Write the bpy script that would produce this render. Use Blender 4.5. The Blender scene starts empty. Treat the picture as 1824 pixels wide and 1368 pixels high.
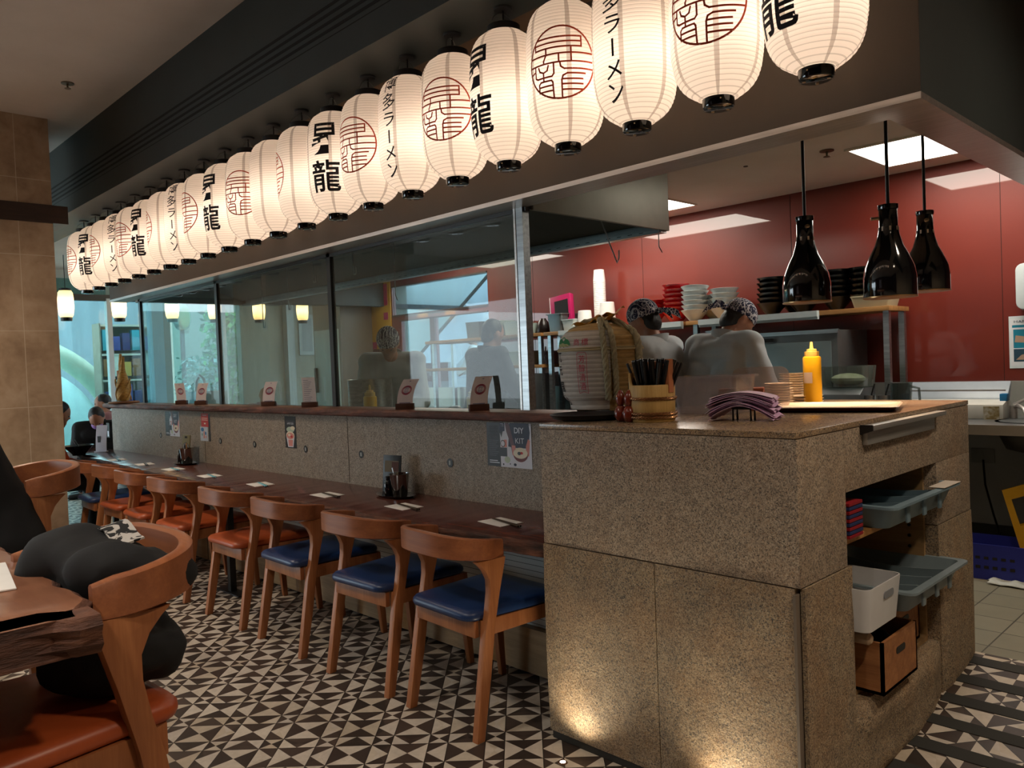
import bpy, bmesh, math, random
from mathutils import Vector, Matrix, Euler
random.seed(7)
S = bpy.context.scene
COL = S.collection
PI = math.pi
R = math.radians

# ------------------------------------------------------------------ helpers
class B:
    """collects geometry of ONE part"""
    def __init__(s): s.v = []; s.f = []; s.m = []; s.T = None
    def add(s, vs, fs, mi=0):
        o = len(s.v)
        for p in vs:
            p = Vector(p)
            s.v.append(s.T @ p if s.T is not None else p)
        for f in fs: s.f.append([o + i for i in f]); s.m.append(mi)
        return s
    def box(s, x0, x1, y0, y1, z0, z1, mi=0):
        v = [(x, y, z) for z in (z0, z1) for y in (y0, y1) for x in (x0, x1)]
        return s.add(v, [(0, 2, 3, 1), (4, 5, 7, 6), (0, 1, 5, 4), (2, 6, 7, 3), (0, 4, 6, 2), (1, 3, 7, 5)], mi)
    def cyl(s, p0, p1, r0, r1=None, n=16, mi=0):
        return s.tube([p0, p1], [r0, r0 if r1 is None else r1], n, mi=mi)
    def tube(s, path, r, n=8, closed=False, mi=0, flat=1.0, caps=True):
        P = [Vector(p) for p in path]; k = len(P)
        rr = r if isinstance(r, (list, tuple)) else [r] * k
        vs = []; up = None
        for i in range(k):
            if closed: t = P[(i + 1) % k] - P[i - 1]
            else: t = P[min(i + 1, k - 1)] - P[max(i - 1, 0)]
            t = t.normalized() if t.length > 1e-9 else Vector((0, 0, 1))
            if up is None: up = Vector((0, 0, 1)) if abs(t.z) < .9 else Vector((0, 1, 0))
            a = t.cross(up); a = a.normalized() if a.length > 1e-6 else t.orthogonal().normalized()
            b = a.cross(t).normalized(); up = b
            for j in range(n):
                w = 2 * PI * j / n
                vs.append(P[i] + a * (rr[i] * math.cos(w)) + b * (rr[i] * flat * math.sin(w)))
        fs = []
        for i in range(k if closed else k - 1):
            for j in range(n):
                i2 = (i + 1) % k; j2 = (j + 1) % n
                fs.append((i * n + j, i * n + j2, i2 * n + j2, i2 * n + j))
        if not closed and caps:
            fs.append(tuple(range(n - 1, -1, -1))); fs.append(tuple((k - 1) * n + j for j in range(n)))
        return s.add(vs, fs, mi)
    def lathe(s, prof, c=(0, 0, 0), n=28, mi=0, a0=0, a1=None):
        vs = []; fs = []; full = a1 is None
        cols = n if full else n + 1
        for (r, z) in prof:
            for j in range(cols):
                w = a0 + (2 * PI if full else a1 - a0) * j / n
                vs.append((c[0] + r * math.cos(w), c[1] + r * math.sin(w), c[2] + z))
        for i in range(len(prof) - 1):
            for j in range(n):
                j2 = (j + 1) % cols
                fs.append((i * cols + j, i * cols + j2, (i + 1) * cols + j2, (i + 1) * cols + j))
        if full:
            if prof[0][0] > 1e-5: fs.append(tuple(range(cols - 1, -1, -1)))
            if prof[-1][0] > 1e-5: fs.append(tuple((len(prof) - 1) * cols + j for j in range(cols)))
        return s.add(vs, fs, mi)
    def loft(s, secs, mi=0, caps=True, closed=False):
        n = len(secs[0]); vs = [p for q in secs for p in q]; fs = []
        K = len(secs)
        for i in range(K if closed else K - 1):
            i2 = (i + 1) % K
            for j in range(n):
                j2 = (j + 1) % n
                fs.append((i * n + j, i * n + j2, i2 * n + j2, i2 * n + j))
        if caps and not closed:
            fs.append(tuple(range(n - 1, -1, -1))); fs.append(tuple((K - 1) * n + j for j in range(n)))
        return s.add(vs, fs, mi)
    def prism(s, poly, h0, h1, ax='z', mi=0):
        """extrude a 2-D outline along an axis: z:(x,y) x:(y,z) y:(x,z)"""
        def P(a, b, h): return {'z': (a, b, h), 'x': (h, a, b), 'y': (a, h, b)}[ax]
        return s.loft([[P(a, b, h0) for a, b in poly], [P(a, b, h1) for a, b in poly]], mi)
    def ball(s, c, r, n=12, mi=0):
        if not isinstance(r, (tuple, list)): r = (r, r, r)
        m = n // 2; vs = []; fs = []
        vs.append((c[0], c[1], c[2] - r[2]))
        for i in range(1, m):
            t = -PI / 2 + PI * i / m
            for j in range(n):
                w = 2 * PI * j / n
                vs.append((c[0] + r[0] * math.cos(t) * math.cos(w), c[1] + r[1] * math.cos(t) * math.sin(w), c[2] + r[2] * math.sin(t)))
        vs.append((c[0], c[1], c[2] + r[2])); L = len(vs) - 1
        for j in range(n):
            j2 = (j + 1) % n
            fs.append((0, 1 + j2, 1 + j)); fs.append((L, L - n + j, L - n + j2))
            for i in range(m - 2):
                a = 1 + i * n
                fs.append((a + j, a + j2, a + n + j2, a + n + j))
        return s.add(vs, fs, mi)
    def grid(s, fn, nu, nv, mi=0):
        vs = [fn(i / nu, j / nv) for j in range(nv + 1) for i in range(nu + 1)]
        fs = [(j * (nu + 1) + i, j * (nu + 1) + i + 1, (j + 1) * (nu + 1) + i + 1, (j + 1) * (nu + 1) + i) for j in range(nv) for i in range(nu)]
        return s.add(vs, fs, mi)
    def sheet(s, fn, nu, nv, th, mi=0):
        """a thin sheet with thickness following fn(u,v)"""
        g = B(); g.grid(fn, nu, nv); n0 = len(g.v); W = nu + 1
        nr = []
        for j in range(nv + 1):
            for i in range(W):
                a = g.v[j * W + min(i + 1, nu)] - g.v[j * W + max(i - 1, 0)]
                b = g.v[min(j + 1, nv) * W + i] - g.v[max(j - 1, 0) * W + i]
                q = a.cross(b); nr.append(q.normalized() if q.length > 1e-12 else Vector((0, 0, 1)))
        vs = g.v + [p - q * th for p, q in zip(g.v, nr)]
        fs = [tuple(f) for f in g.f] + [tuple(n0 + i for i in reversed(f)) for f in g.f]
        bd = [i for i in range(W)] + [j * W + nu for j in range(1, nv + 1)] + [nv * W + i for i in range(nu - 1, -1, -1)] + [j * W for j in range(nv - 1, 0, -1)]
        for a, b in zip(bd, bd[1:] + bd[:1]): fs.append((b, a, n0 + a, n0 + b))
        return s.add(vs, fs, mi)

def link_mesh(name, me, parent=None):
    o = bpy.data.objects.new(name, me); COL.objects.link(o)
    if parent is not None: o.parent = parent
    return o

def tag(o, label=None, cat=None, group=None, kind=None):
    if label: o['label'] = label
    if cat: o['category'] = cat
    if group: o['group'] = group
    if kind: o['kind'] = kind
    return o

def ob(name, b, mats, parent=None, loc=None, rot=None, smooth=38, bevel=0, label=None, cat=None, group=None, kind=None, seg=2, sub=0):
    me = bpy.data.meshes.new(name)
    me.from_pydata([tuple(p) for p in b.v], [], b.f)
    if not isinstance(mats, (list, tuple)): mats = [mats]
    for m in mats: me.materials.append(m)
    me.polygons.foreach_set('material_index', b.m)
    bm = bmesh.new(); bm.from_mesh(me)
    bmesh.ops.recalc_face_normals(bm, faces=bm.faces)
    if bevel:
        es = [e for e in bm.edges if len(e.link_faces) == 2 and e.calc_face_angle(0) > R(30)]
        bmesh.ops.bevel(bm, geom=es, offset=bevel, segments=seg, profile=.6, affect='EDGES', clamp_overlap=True)
    if sub:
        bmesh.ops.subdivide_edges(bm, edges=bm.edges[:], cuts=sub, use_grid_fill=True)
    bm.to_mesh(me); bm.free()
    if smooth:
        me.polygons.foreach_set('use_smooth', [True] * len(me.polygons))
        me.set_sharp_from_angle(angle=R(smooth))
    o = link_mesh(name, me, parent)
    if loc is not None: o.location = loc
    if rot is not None: o.rotation_euler = rot
    return tag(o, label, cat, group, kind)

def thing(name, label, cat, loc=(0, 0, 0), rz=0, group=None):
    o = bpy.data.objects.new(name, None); COL.objects.link(o)
    o.empty_display_size = .05; o.location = loc; o.rotation_euler = (0, 0, rz)
    return tag(o, label, cat, group)

def dup(root, loc=None, rz=None, label=None, group=None, skip=()):
    r = root.copy(); COL.objects.link(r)
    if loc is not None: r.location = loc
    if rz is not None: r.rotation_euler = (0, 0, rz)
    if label: r['label'] = label
    if group: r['group'] = group
    for ch in list(root.children):
        if ch in skip: continue
        c = ch.copy(); COL.objects.link(c); c.parent = r
        for g in list(ch.children):
            d = g.copy(); COL.objects.link(d); d.parent = c
    return r

def rrect(w, d, r, n=4, c=(0, 0)):
    pts = []
    for (sx, sy, a) in ((1, 1, 0), (-1, 1, 90), (-1, -1, 180), (1, -1, 270)):
        for k in range(n + 1):
            t = R(a + 90 * k / n)
            pts.append((c[0] + sx * (w / 2 - r) + r * math.cos(t), c[1] + sy * (d / 2 - r) + r * math.sin(t)))
    return pts
def sec(w, d, r, z, n=4, c=(0, 0)): return [(x, y, z) for x, y in rrect(w, d, r, n, c)]
def open_box(b, w0, d0, w1, d1, h, t, r=.012, lip=0, mi=0):
    S_ = [sec(w0, d0, r, 0), sec(w1, d1, r, h - .008)]
    if lip: S_ += [sec(w1 + 2 * lip, d1 + 2 * lip, r, h - .008), sec(w1 + 2 * lip, d1 + 2 * lip, r, h)]
    else: S_ += [sec(w1, d1, r, h)]
    S_ += [sec(w1 - 2 * t, d1 - 2 * t, max(r - t, .002), h), sec(w0 - 2 * t, d0 - 2 * t, max(r - t, .002), t)]
    b.loft(S_, mi); return b
def arc(c, r, a0, a1, n): return [(c[0] + r * math.cos(a0 + (a1 - a0) * i / n), c[1] + r * math.sin(a0 + (a1 - a0) * i / n)) for i in range(n + 1)]
ORD = ['first', 'second', 'third', 'fourth', 'fifth', 'sixth', 'seventh', 'eighth', 'ninth', 'tenth', 'eleventh', 'twelfth', 'thirteenth', 'fourteenth',
       'fifteenth', 'sixteenth', 'seventeenth', 'eighteenth', 'nineteenth', 'twentieth', 'twenty-first', 'twenty-second']

# ------------------------------------------------------------------ materials
def srgb(h):
    h = h.lstrip('#'); c = [int(h[i:i + 2], 16) / 255 for i in (0, 2, 4)]
    return tuple(((x / 12.92) if x <= .04045 else ((x + .055) / 1.055) ** 2.4) for x in c) + (1,)
class NT:
    def __init__(s, name):
        s.m = bpy.data.materials.new(name); s.m.use_nodes = True
        s.t = s.m.node_tree; s.t.nodes.clear()
        s.out = s.n('ShaderNodeOutputMaterial')
    def n(s, ty, **kw):
        x = s.t.nodes.new(ty)
        for k, v in kw.items(): setattr(x, k, v)
        return x
    def l(s, a, b): s.t.links.new(a, b)
    def val(s, sock, v):
        if hasattr(v, 'is_output') or isinstance(v, bpy.types.NodeSocket): s.l(v, sock)
        elif isinstance(v, X): s.l(v.s, sock)
        else: sock.default_value = v
    def math(s, op, *a):
        x = s.n('ShaderNodeMath', operation=op)
        for i, v in enumerate(a): s.val(x.inputs[i], v)
        return X(s, x.outputs[0])
    def coords(s, kind='Object', scale=(1, 1, 1), rot=(0, 0, 0), loc=(0, 0, 0)):
        c = s.n('ShaderNodeTexCoord'); mp = s.n('ShaderNodeMapping')
        s.l(c.outputs[kind], mp.inputs[0])
        mp.inputs['Scale'].default_value = scale; mp.inputs['Rotation'].default_value = rot; mp.inputs['Location'].default_value = loc
        return mp.outputs[0]
    def noise(s, vec, scale=5, detail=4, rough=.55, dist=0):
        x = s.n('ShaderNodeTexNoise'); s.l(vec, x.inputs['Vector'])
        x.inputs['Scale'].default_value = scale; x.inputs['Detail'].default_value = detail
        x.inputs['Roughness'].default_value = rough; x.inputs['Distortion'].default_value = dist
        return x.outputs['Fac']
    def vor(s, vec, scale, feat='F1'):
        x = s.n('ShaderNodeTexVoronoi', feature=feat); s.l(vec, x.inputs['Vector']); x.inputs['Scale'].default_value = scale
        return x
    def ramp(s, fac, stops, interp='LINEAR'):
        x = s.n('ShaderNodeValToRGB'); s.val(x.inputs[0], fac)
        e = x.color_ramp.elements; x.color_ramp.interpolation = interp
        while len(e) < len(stops): e.new(.5)
        for k, (p, c) in enumerate(stops):
            e[k].position = p; e[k].color = srgb(c) if isinstance(c, str) else c
        return x.outputs[0]
    def mix(s, fac, a, b, mode='MIX'):
        x = s.n('ShaderNodeMix', data_type='RGBA', blend_type=mode)
        s.val(x.inputs['Factor'], fac)
        for i, v in ((6, a), (7, b)): s.val(x.inputs[i], srgb(v) if isinstance(v, str) else v)
        return x.outputs[2]
    def bump(s, h, strength=.3, dist=.01):
        x = s.n('ShaderNodeBump'); s.val(x.inputs['Height'], h); x.inputs['Strength'].default_value = strength; x.inputs['Distance'].default_value = dist
        return x.outputs[0]
    def pbr(s, col, rough=.5, metal=0, nrm=None, coat=0, spec=None, **kw):
        p = s.n('ShaderNodeBsdfPrincipled')
        s.val(p.inputs['Base Color'], srgb(col) if isinstance(col, str) else col)
        s.val(p.inputs['Roughness'], rough); s.val(p.inputs['Metallic'], metal)
        if nrm is not None: s.l(nrm, p.inputs['Normal'])
        if coat: p.inputs['Coat Weight'].default_value = coat; p.inputs['Coat Roughness'].default_value = .03
        if spec is not None: p.inputs['Specular IOR Level'].default_value = spec
        for k, v in kw.items(): s.val(p.inputs[k], v)
        s.l(p.outputs[0], s.out.inputs[0]); return s.m
class X:
    def __init__(s, nt, sock): s.nt = nt; s.s = sock
    def o(s, op, *a): return s.nt.math(op, s, *a)
    def __add__(s, b): return s.o('ADD', b)
    def __sub__(s, b): return s.o('SUBTRACT', b)
    def __mul__(s, b): return s.o('MULTIPLY', b)
    def __truediv__(s, b): return s.o('DIVIDE', b)
    def lt(s, b): return s.o('LESS_THAN', b)
    def gt(s, b): return s.o('GREATER_THAN', b)

MATS = {}
def flat(c, rough=.5, metal=0, **kw):
    """plain finish with a very slight mottling"""
    k = (c, rough, metal, tuple(sorted(kw.items())))
    if k not in MATS:
        t = NT('finish_' + c.strip('#')); v = t.coords()
        f = t.noise(v, 14, 3)
        a = srgb(c); col = t.mix(f, tuple(x * .9 for x in a[:3]) + (1,), tuple(min(1, x * 1.08) for x in a[:3]) + (1,))
        MATS[k] = t.pbr(col, rough, metal, **kw)
    return MATS[k]
def mottled(name, c1, c2, scale=3, rough=.6, bump=0, stretch=(1, 1, 1), detail=5, metal=0, coat=0, mid=None, dist=0, bd=.01):
    t = NT(name); v = t.coords(scale=stretch); f = t.noise(v, scale, detail, .6, dist)
    st = [(.3, c1), (.7, c2)] if mid is None else [(.28, c1), (.5, mid), (.72, c2)]
    col = t.ramp(f, st)
    return t.pbr(col, rough, metal, t.bump(f, bump, bd) if bump else None, coat)
def emit(name, c, strength):
    t = NT(name); e = t.n('ShaderNodeEmission'); e.inputs[0].default_value = srgb(c); e.inputs[1].default_value = strength
    t.l(e.outputs[0], t.out.inputs[0]); return t.m

def wood(name, c1, c2, mid, axis='x', rough=.45, scale=2.2, bump=.05):
    st = {'x': (1, 14, 14), 'y': (14, 1, 14), 'z': (14, 14, 1)}[axis]
    t = NT(name); v = t.coords(scale=st)
    f = t.noise(v, scale, 6, .62, .6); g = t.noise(v, scale * 9, 3, .6)
    h = (X(t, f) * .75 + X(t, g) * .25)
    col = t.ramp(h, [(.3, c1), (.5, mid), (.68, c2)])
    return t.pbr(col, rough, 0, t.bump(h, bump, .004))

def granite_mat(name, stops, rough=.55, rust=.5, bump=.0, bd=.01):
    t = NT(name); v = t.coords()
    a = t.vor(v, 270); b = t.vor(v, 560)
    sa = t.n('ShaderNodeSeparateColor'); t.l(a.outputs['Color'], sa.inputs[0])
    sb = t.n('ShaderNodeSeparateColor'); t.l(b.outputs['Color'], sb.inputs[0])
    base = t.ramp(sa.outputs[0], stops, 'CONSTANT')
    fine = t.ramp(sb.outputs[0], [(0, '#1c1a18'), (.16, '#8d8377'), (.45, '#b9ac9b'), (.8, '#7d756b')], 'CONSTANT')
    col = t.mix(.4, base, fine)
    n1 = t.noise(v, 5, 4); n2 = t.noise(v, 22, 3)
    rf = t.ramp(n1, [(.45, (0, 0, 0, 1)), (.75, (rust, rust, rust, 1))])
    col = t.mix(rf, col, t.mix(.55, col, '#9a6a35'))
    col = t.mix(t.ramp(n2, [(.4, (0, 0, 0, 1)), (.8, (.35, .35, .35, 1))]), col, '#4a4440')
    nr = None
    if bump:
        nr = t.bump((X(t, t.noise(v, 26, 8, .7)) * .75 + X(t, sa.outputs[1]) * .25), bump, bd)
    return t.pbr(col, rough, 0, nr)

def tile_floor():
    t = NT('patterned_floor_tiles'); c = t.n('ShaderNodeTexCoord'); sp = t.n('ShaderNodeSeparateXYZ'); t.l(c.outputs['Object'], sp.inputs[0])
    x = X(t, sp.outputs[0]); y = X(t, sp.outputs[1]); h = math.sqrt(.5)
    P = .2075; L = .137; a = L / P
    pn = ((x + y) * h + .3776) / P; qn = ((y - x) * h + .153) / P
    ip = pn.o('FLOOR'); iq = qn.o('FLOOR'); fp = pn - ip; fq = qn - iq
    # large or small interval, local coordinate 0..1
    sp_ = fp.gt(a); sq_ = fq.gt(a)
    def loc(f, s_): return (f / a) * (s_ * -1 + 1) + ((f - a) / (1 - a)) * s_
    u = loc(fp, sp_); v = loc(fq, sq_)
    par = (ip + iq + 1000).o('MODULO', 2)             # 0: light top and bottom
    du = (u - .5).o('ABSOLUTE'); dv = (v - .5).o('ABSOLUTE')
    tb = dv.gt(du)                                     # inside the top/bottom triangles
    LL = (tb - par).o('ABSOLUTE')                      # par 0 -> tb ; par 1 -> not tb
    SS = tb
    # small p, large q: light triangle, base beside the par-0 tile (left when par 0), apex opposite
    ub = u * (par * -2 + 1) + par                      # distance from the base side
    SL = (dv * 2).lt(ub * -1 + 1)
    vb = v * (par * -2 + 1) + par
    LS = (du * 2).gt(vb * -1 + 1)
    ns = sp_ * -1 + 1; nq = sq_ * -1 + 1
    light = LL * ns * nq + SS * sp_ * sq_ + SL * sp_ * nq + LS * ns * sq_
    # joints along the interval edges and the diagonals
    wid = .0016
    ps = ns * L + sp_ * (P - L); qs = nq * L + sq_ * (P - L)
    e1 = ((u - .5).o('ABSOLUTE') * -1 + .5) * ps; e2 = ((v - .5).o('ABSOLUTE') * -1 + .5) * qs
    joint = e1.o('MINIMUM', e2).lt(wid)
    cell = t.n('ShaderNodeTexWhiteNoise', noise_dimensions='3D'); cv = t.n('ShaderNodeCombineXYZ')
    t.val(cv.inputs[0], ip + sp_ * .5); t.val(cv.inputs[1], iq + sq_ * .5); t.val(cv.inputs[2], light + tb * 3); t.l(cv.outputs[0], cell.inputs['Vector'])
    wn = cell.outputs['Value']; vv = t.coords(); nz = t.noise(vv, 30, 4)
    lc = t.ramp(wn, [(0, '#b5a895'), (.5, '#c6bcae'), (1, '#bcb3a8')]); dc = t.ramp(wn, [(0, '#2d2621'), (.5, '#3a2f2a'), (1, '#463a33')])
    col = t.mix(light, dc, lc); col = t.mix(joint, col, '#191614')
    col = t.mix(t.ramp(nz, [(.35, (0, 0, 0, 1)), (.8, (.25, .25, .25, 1))]), col, '#4a4038')
    return t.pbr(col, .42, 0, t.bump(joint * -1, .2, .002), spec=.35)

def square_tiles(name, cs, joint, size, jw, rot=0, rough=.5, vary=.5):
    t = NT(name); v = t.coords(rot=(0, 0, rot))
    sp = t.n('ShaderNodeSeparateXYZ'); t.l(v, sp.inputs[0])
    x = X(t, sp.outputs[0]) / size; y = X(t, sp.outputs[1]) / size
    fx = x - x.o('FLOOR'); fy = y - y.o('FLOOR')
    j = ((fx - .5).o('ABSOLUTE') * -1 + .5).o('MINIMUM', (fy - .5).o('ABSOLUTE') * -1 + .5).lt(jw / size)
    w = t.n('ShaderNodeTexWhiteNoise', noise_dimensions='2D'); cv = t.n('ShaderNodeCombineXYZ')
    t.val(cv.inputs[0], x.o('FLOOR')); t.val(cv.inputs[1], y.o('FLOOR')); t.l(cv.outputs[0], w.inputs['Vector'])
    n = t.noise(v, 9, 4)
    f = X(t, w.outputs['Value']) * vary + X(t, n) * (1 - vary)
    col = t.mix(j, t.ramp(f, [(.2, cs[0]), (.8, cs[1])]), joint)
    return t.pbr(col, rough, 0, t.bump(j * -1, .2, .002))

def glass_mat(name, tint='#eef4f2', haze=0.0, hazec='#aab0ae', refl=1.0):
    """pane: what lies behind shows through, fresnel reflection, an even film of grime"""
    t = NT(name); tr = t.n('ShaderNodeBsdfTransparent'); tr.inputs[0].default_value = srgb(tint)
    gl = t.n('ShaderNodeBsdfGlossy'); gl.inputs['Roughness'].default_value = .02
    fr = t.n('ShaderNodeFresnel'); fr.inputs['IOR'].default_value = 1.5
    mx = t.n('ShaderNodeMixShader'); ge = t.n('ShaderNodeNewGeometry'); t.val(mx.inputs[0], X(t, fr.outputs[0]) * refl * (X(t, ge.outputs['Backfacing']) * -1 + 1)); t.l(tr.outputs[0], mx.inputs[1]); t.l(gl.outputs[0], mx.inputs[2])
    last = mx.outputs[0]
    if haze:
        v = t.coords(scale=(3, 3, .5)); n = t.noise(v, 3, 6)
        df = t.n('ShaderNodeBsdfDiffuse'); df.inputs[0].default_value = srgb(hazec)
        m2 = t.n('ShaderNodeMixShader'); t.val(m2.inputs[0], X(t, n) * haze * 2 ); t.l(last, m2.inputs[1]); t.l(df.outputs[0], m2.inputs[2]); last = m2.outputs[0]
    t.l(last, t.out.inputs[0]); return t.m

def paper_mat():
    """lantern paper: thin translucent sheet, fine hoop lines, eight overlapped seams"""
    t = NT('lantern_paper'); c = t.n('ShaderNodeTexCoord'); sp = t.n('ShaderNodeSeparateXYZ'); t.l(c.outputs['Object'], sp.inputs[0])
    x = X(t, sp.outputs[0]); y = X(t, sp.outputs[1]); z = X(t, sp.outputs[2])
    ang = t.math('ARCTAN2', y, x) / (2 * PI) * 6 + 100.3
    fa = ((ang - ang.o('FLOOR')) - .5).o('ABSOLUTE'); seam = fa.lt(.055)
    hz = z / .0128; fz = ((hz - hz.o('FLOOR')) - .5).o('ABSOLUTE'); hoop = fz.lt(.09)
    col = t.mix(seam, '#f6ece2', '#c2b6ac'); col = t.mix(hoop * .4, col, '#8f8274')
    df = t.n('ShaderNodeBsdfDiffuse'); t.l(col, df.inputs[0]); tl = t.n('ShaderNodeBsdfTranslucent'); t.l(col, tl.inputs[0])
    m = t.n('ShaderNodeMixShader'); m.inputs[0].default_value = .5; t.l(df.outputs[0], m.inputs[1]); t.l(tl.outputs[0], m.inputs[2])
    t.l(m.outputs[0], t.out.inputs[0]); return t.m

M_floor = tile_floor()
M_granite = granite_mat('speckled_granite', [(0, '#2a2522'), (.14, '#a3927d'), (.36, '#8a7b6a'), (.5, '#b8a48c'), (.64, '#6b5f54'), (.76, '#c4b39c'), (.9, '#977c60')], .6, .35, .12, .004)
M_granite_rough = granite_mat('split_faced_granite', [(0, '#2a2521'), (.13, '#a8926f'), (.34, '#8d7857'), (.5, '#b9a07a'), (.66, '#6a5b46'), (.78, '#c4ae88'), (.9, '#9a7646')], .7, .6, .7, .02)
M_granite_wall = granite_mat('granite_wall_panel', [(0, '#2c2724'), (.12, '#a09484'), (.36, '#8a8072'), (.55, '#b5a898'), (.7, '#746b60'), (.85, '#c2b5a2')], .6, .25, .1, .004)
M_top = granite_mat('polished_granite_top', [(0, '#3a2a1e'), (.2, '#8f7350'), (.5, '#a98a62'), (.75, '#6d543b'), (.9, '#b5966d')], .22, .4)
M_bar = wood('polished_bar_wood', '#3c1f17', '#6b4030', '#54302a', 'x', .2, 2.0)
M_bark = mottled('live_edge_bark', '#1e1512', '#7a4a34', 7, .7, .9, (1, 3, 5), 8, mid='#4e2d20', bd=.03)
M_slab = wood('ledge_wood', '#4a2c20', '#8a5e48', '#6a4433', 'x', .4, 2.4)
M_table = wood('table_wood', '#7a4c36', '#a06f54', '#8f6048', 'x', .3, 1.6)
M_chair = wood('chair_wood', '#8a5230', '#b5774a', '#a0643c', 'z', .42, 1.5)
M_oak = wood('pale_oak_board', '#8a6d48', '#b3946b', '#a0825a', 'x', .5, 1.6)
M_shelfw = wood('shelf_wood', '#8c5f33', '#c09058', '#a97a46', 'x', .5, 2)
M_cratew = wood('crate_wood', '#7d4f2e', '#b07a4c', '#97643c', 'x', .6, 2)
M_bucket = wood('bucket_wood', '#b08a4c', '#d9b877', '#c8a463', 'z', .5, 2)
M_redleather = mottled('orange_leather', '#9a4420', '#b8582c', 6, .38, .06)
M_blueleather = mottled('navy_leather', '#142a52', '#1f3b6b', 6, .36, .06)
M_ceil = mottled('ceiling_paint', '#c9c2bd', '#d2ccc8', 2, .9)
M_kceil = mottled('kitchen_ceiling_paint', '#d9d2c6', '#e2dcd2', 2, .9)
M_beam = mottled('dark_teal_paint', '#2c3333', '#343c3c', 2, .55)
M_brown = mottled('brown_render', '#40362c', '#4a3f34', 1.2, .7)
M_soffit = mottled('soffit_brown', '#5e4a38', '#6b5540', 1.5, .7)
M_slot = flat('#060606', .8)
M_stone = None
M_trim = mottled('brushed_trim', '#b9b4b0', '#cfcac6', 4, .35, 0, (1, 20, 20), metal=.85)
M_steel = mottled('stainless_steel', '#8e9294', '#b4b8ba', 3, .3, 0, (1, 20, 20), metal=.9)
M_dsteel = mottled('dull_steel', '#6e7375', '#8a8f90', 2, .42, 0, metal=.85)
M_hood = mottled('hood_steel', '#75756c', '#8c8c82', 1.5, .45, 0, metal=.7)
M_blackm = flat('#17181a', .4)
M_black = flat('#0d0d0e', .45)
M_gloss = flat('#08090b', .08, coat=.6)
M_paper = paper_mat()
M_ink = flat('#151019', .8)
M_redink = flat('#b8401e', .8)
M_white = flat('#e4e2de', .55)
M_chalk = flat('#f2f0ec', .6)

# ------------------------------------------------------------------ lettering
def text_tris(txt, size=1.0, bold=0.0, align='CENTER'):
    """outline of a string as triangles in the x-y plane, centred on the origin; size is the height of a square character"""
    cu = bpy.data.curves.new('text_source', 'FONT'); cu.body = txt; cu.size = size; cu.align_x = align; cu.align_y = 'CENTER'
    cu.resolution_u = 3; cu.offset = bold
    o = bpy.data.objects.new('text_source', cu); COL.objects.link(o)
    dg = bpy.context.evaluated_depsgraph_get(); me = o.evaluated_get(dg).to_mesh()
    vs = [v.co.copy() for v in me.vertices]; fs = [tuple(p.vertices) for p in me.polygons]
    o.evaluated_get(dg).to_mesh_clear(); bpy.data.objects.remove(o); bpy.data.curves.remove(cu)
    if vs:
        cx = (min(v.x for v in vs) + max(v.x for v in vs)) / 2; cy = (min(v.y for v in vs) + max(v.y for v in vs)) / 2
        if align == 'CENTER': vs = [Vector((v.x - cx, v.y - cy, 0)) for v in vs]
    return vs, fs
def put_text(b, txt, size, fn, mi=0, bold=0, w=None, h=None, cx=0, cy=0):
    """lay text on a surface: fn(u,v)->point ; optional fit to width/height"""
    vs, fs = text_tris(txt, size, bold)
    if not vs: return
    W = max(v.x for v in vs) - min(v.x for v in vs); H = max(v.y for v in vs) - min(v.y for v in vs)
    sx = w / W if w else 1; sy = h / H if h else (sx if w else 1)
    if not w and h: sx = sy
    b.add([fn(cx + v.x * sx, cy + v.y * sy) for v in vs], fs, mi)
def ribbon(b, pts, w, fn, step=.01, mi=0):
    for (a, c) in zip(pts, pts[1:]):
        a = Vector(a); c = Vector(c); d = c - a
        if d.length < 1e-6: continue
        n = max(1, int(d.length / step)); p = Vector((-d.y, d.x)).normalized() * w / 2; e = d.normalized() * w * .4
        vs = []
        for i in range(n + 1):
            q = a - e + (d + 2 * e) * i / n
            vs += [fn(*(q + p)), fn(*(q - p))]
        b.add(vs, [(2 * i, 2 * i + 1, 2 * i + 3, 2 * i + 2) for i in range(n)], mi)

# ================================================================== THE SETTING
def struct(name, b, m, parent=None, **k):
    k.setdefault('smooth', 0)
    return ob(name, b, m, parent, kind=None if parent else 'structure', **k)
FL = M_floor
struct('floor', B().box(-9.3, 4.5, -6.6, .45, -.1, 0).box(-9.3, .9, .45, 3.6, -.1, 0).box(-9.3, -6.2, 3.6, 9, -.1, 0), FL)
struct('floor_ramp', B().prism([(.45, -.1), (.45, 0), (1.5, .1208), (1.5, -.1)], .9, 4.5, 'x'), FL)
M_ktile = square_tiles('kitchen_floor_tiles', ('#6f6d5e', '#7d7a6a'), '#3a372f', .2, .003)
struct('floor_kitchen', B().box(-6.2, 4.5, 1.5, 3.6, .0, .1208).box(-6.2, .88, .66, 1.5, 0, .1208), M_ktile)
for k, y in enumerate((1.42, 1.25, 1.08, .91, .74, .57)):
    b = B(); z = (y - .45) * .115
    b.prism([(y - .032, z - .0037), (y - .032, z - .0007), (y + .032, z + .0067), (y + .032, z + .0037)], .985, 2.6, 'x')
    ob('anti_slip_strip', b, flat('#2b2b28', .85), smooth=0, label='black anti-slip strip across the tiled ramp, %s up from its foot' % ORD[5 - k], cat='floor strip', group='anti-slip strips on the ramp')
struct('ceiling', B().box(-9.3, 4.5, -6.6, .0, 3.4, 3.5).box(1.17, 4.5, 0, 3.6, 3.4, 3.5), M_ceil)
struct('ceiling_entry', B().box(-9.3, -5.02, .0, 3.47, 2.815, 2.9).box(-9.3, -6.3, 3.47, 6.4, 2.815, 2.9), M_ceil)
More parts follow.
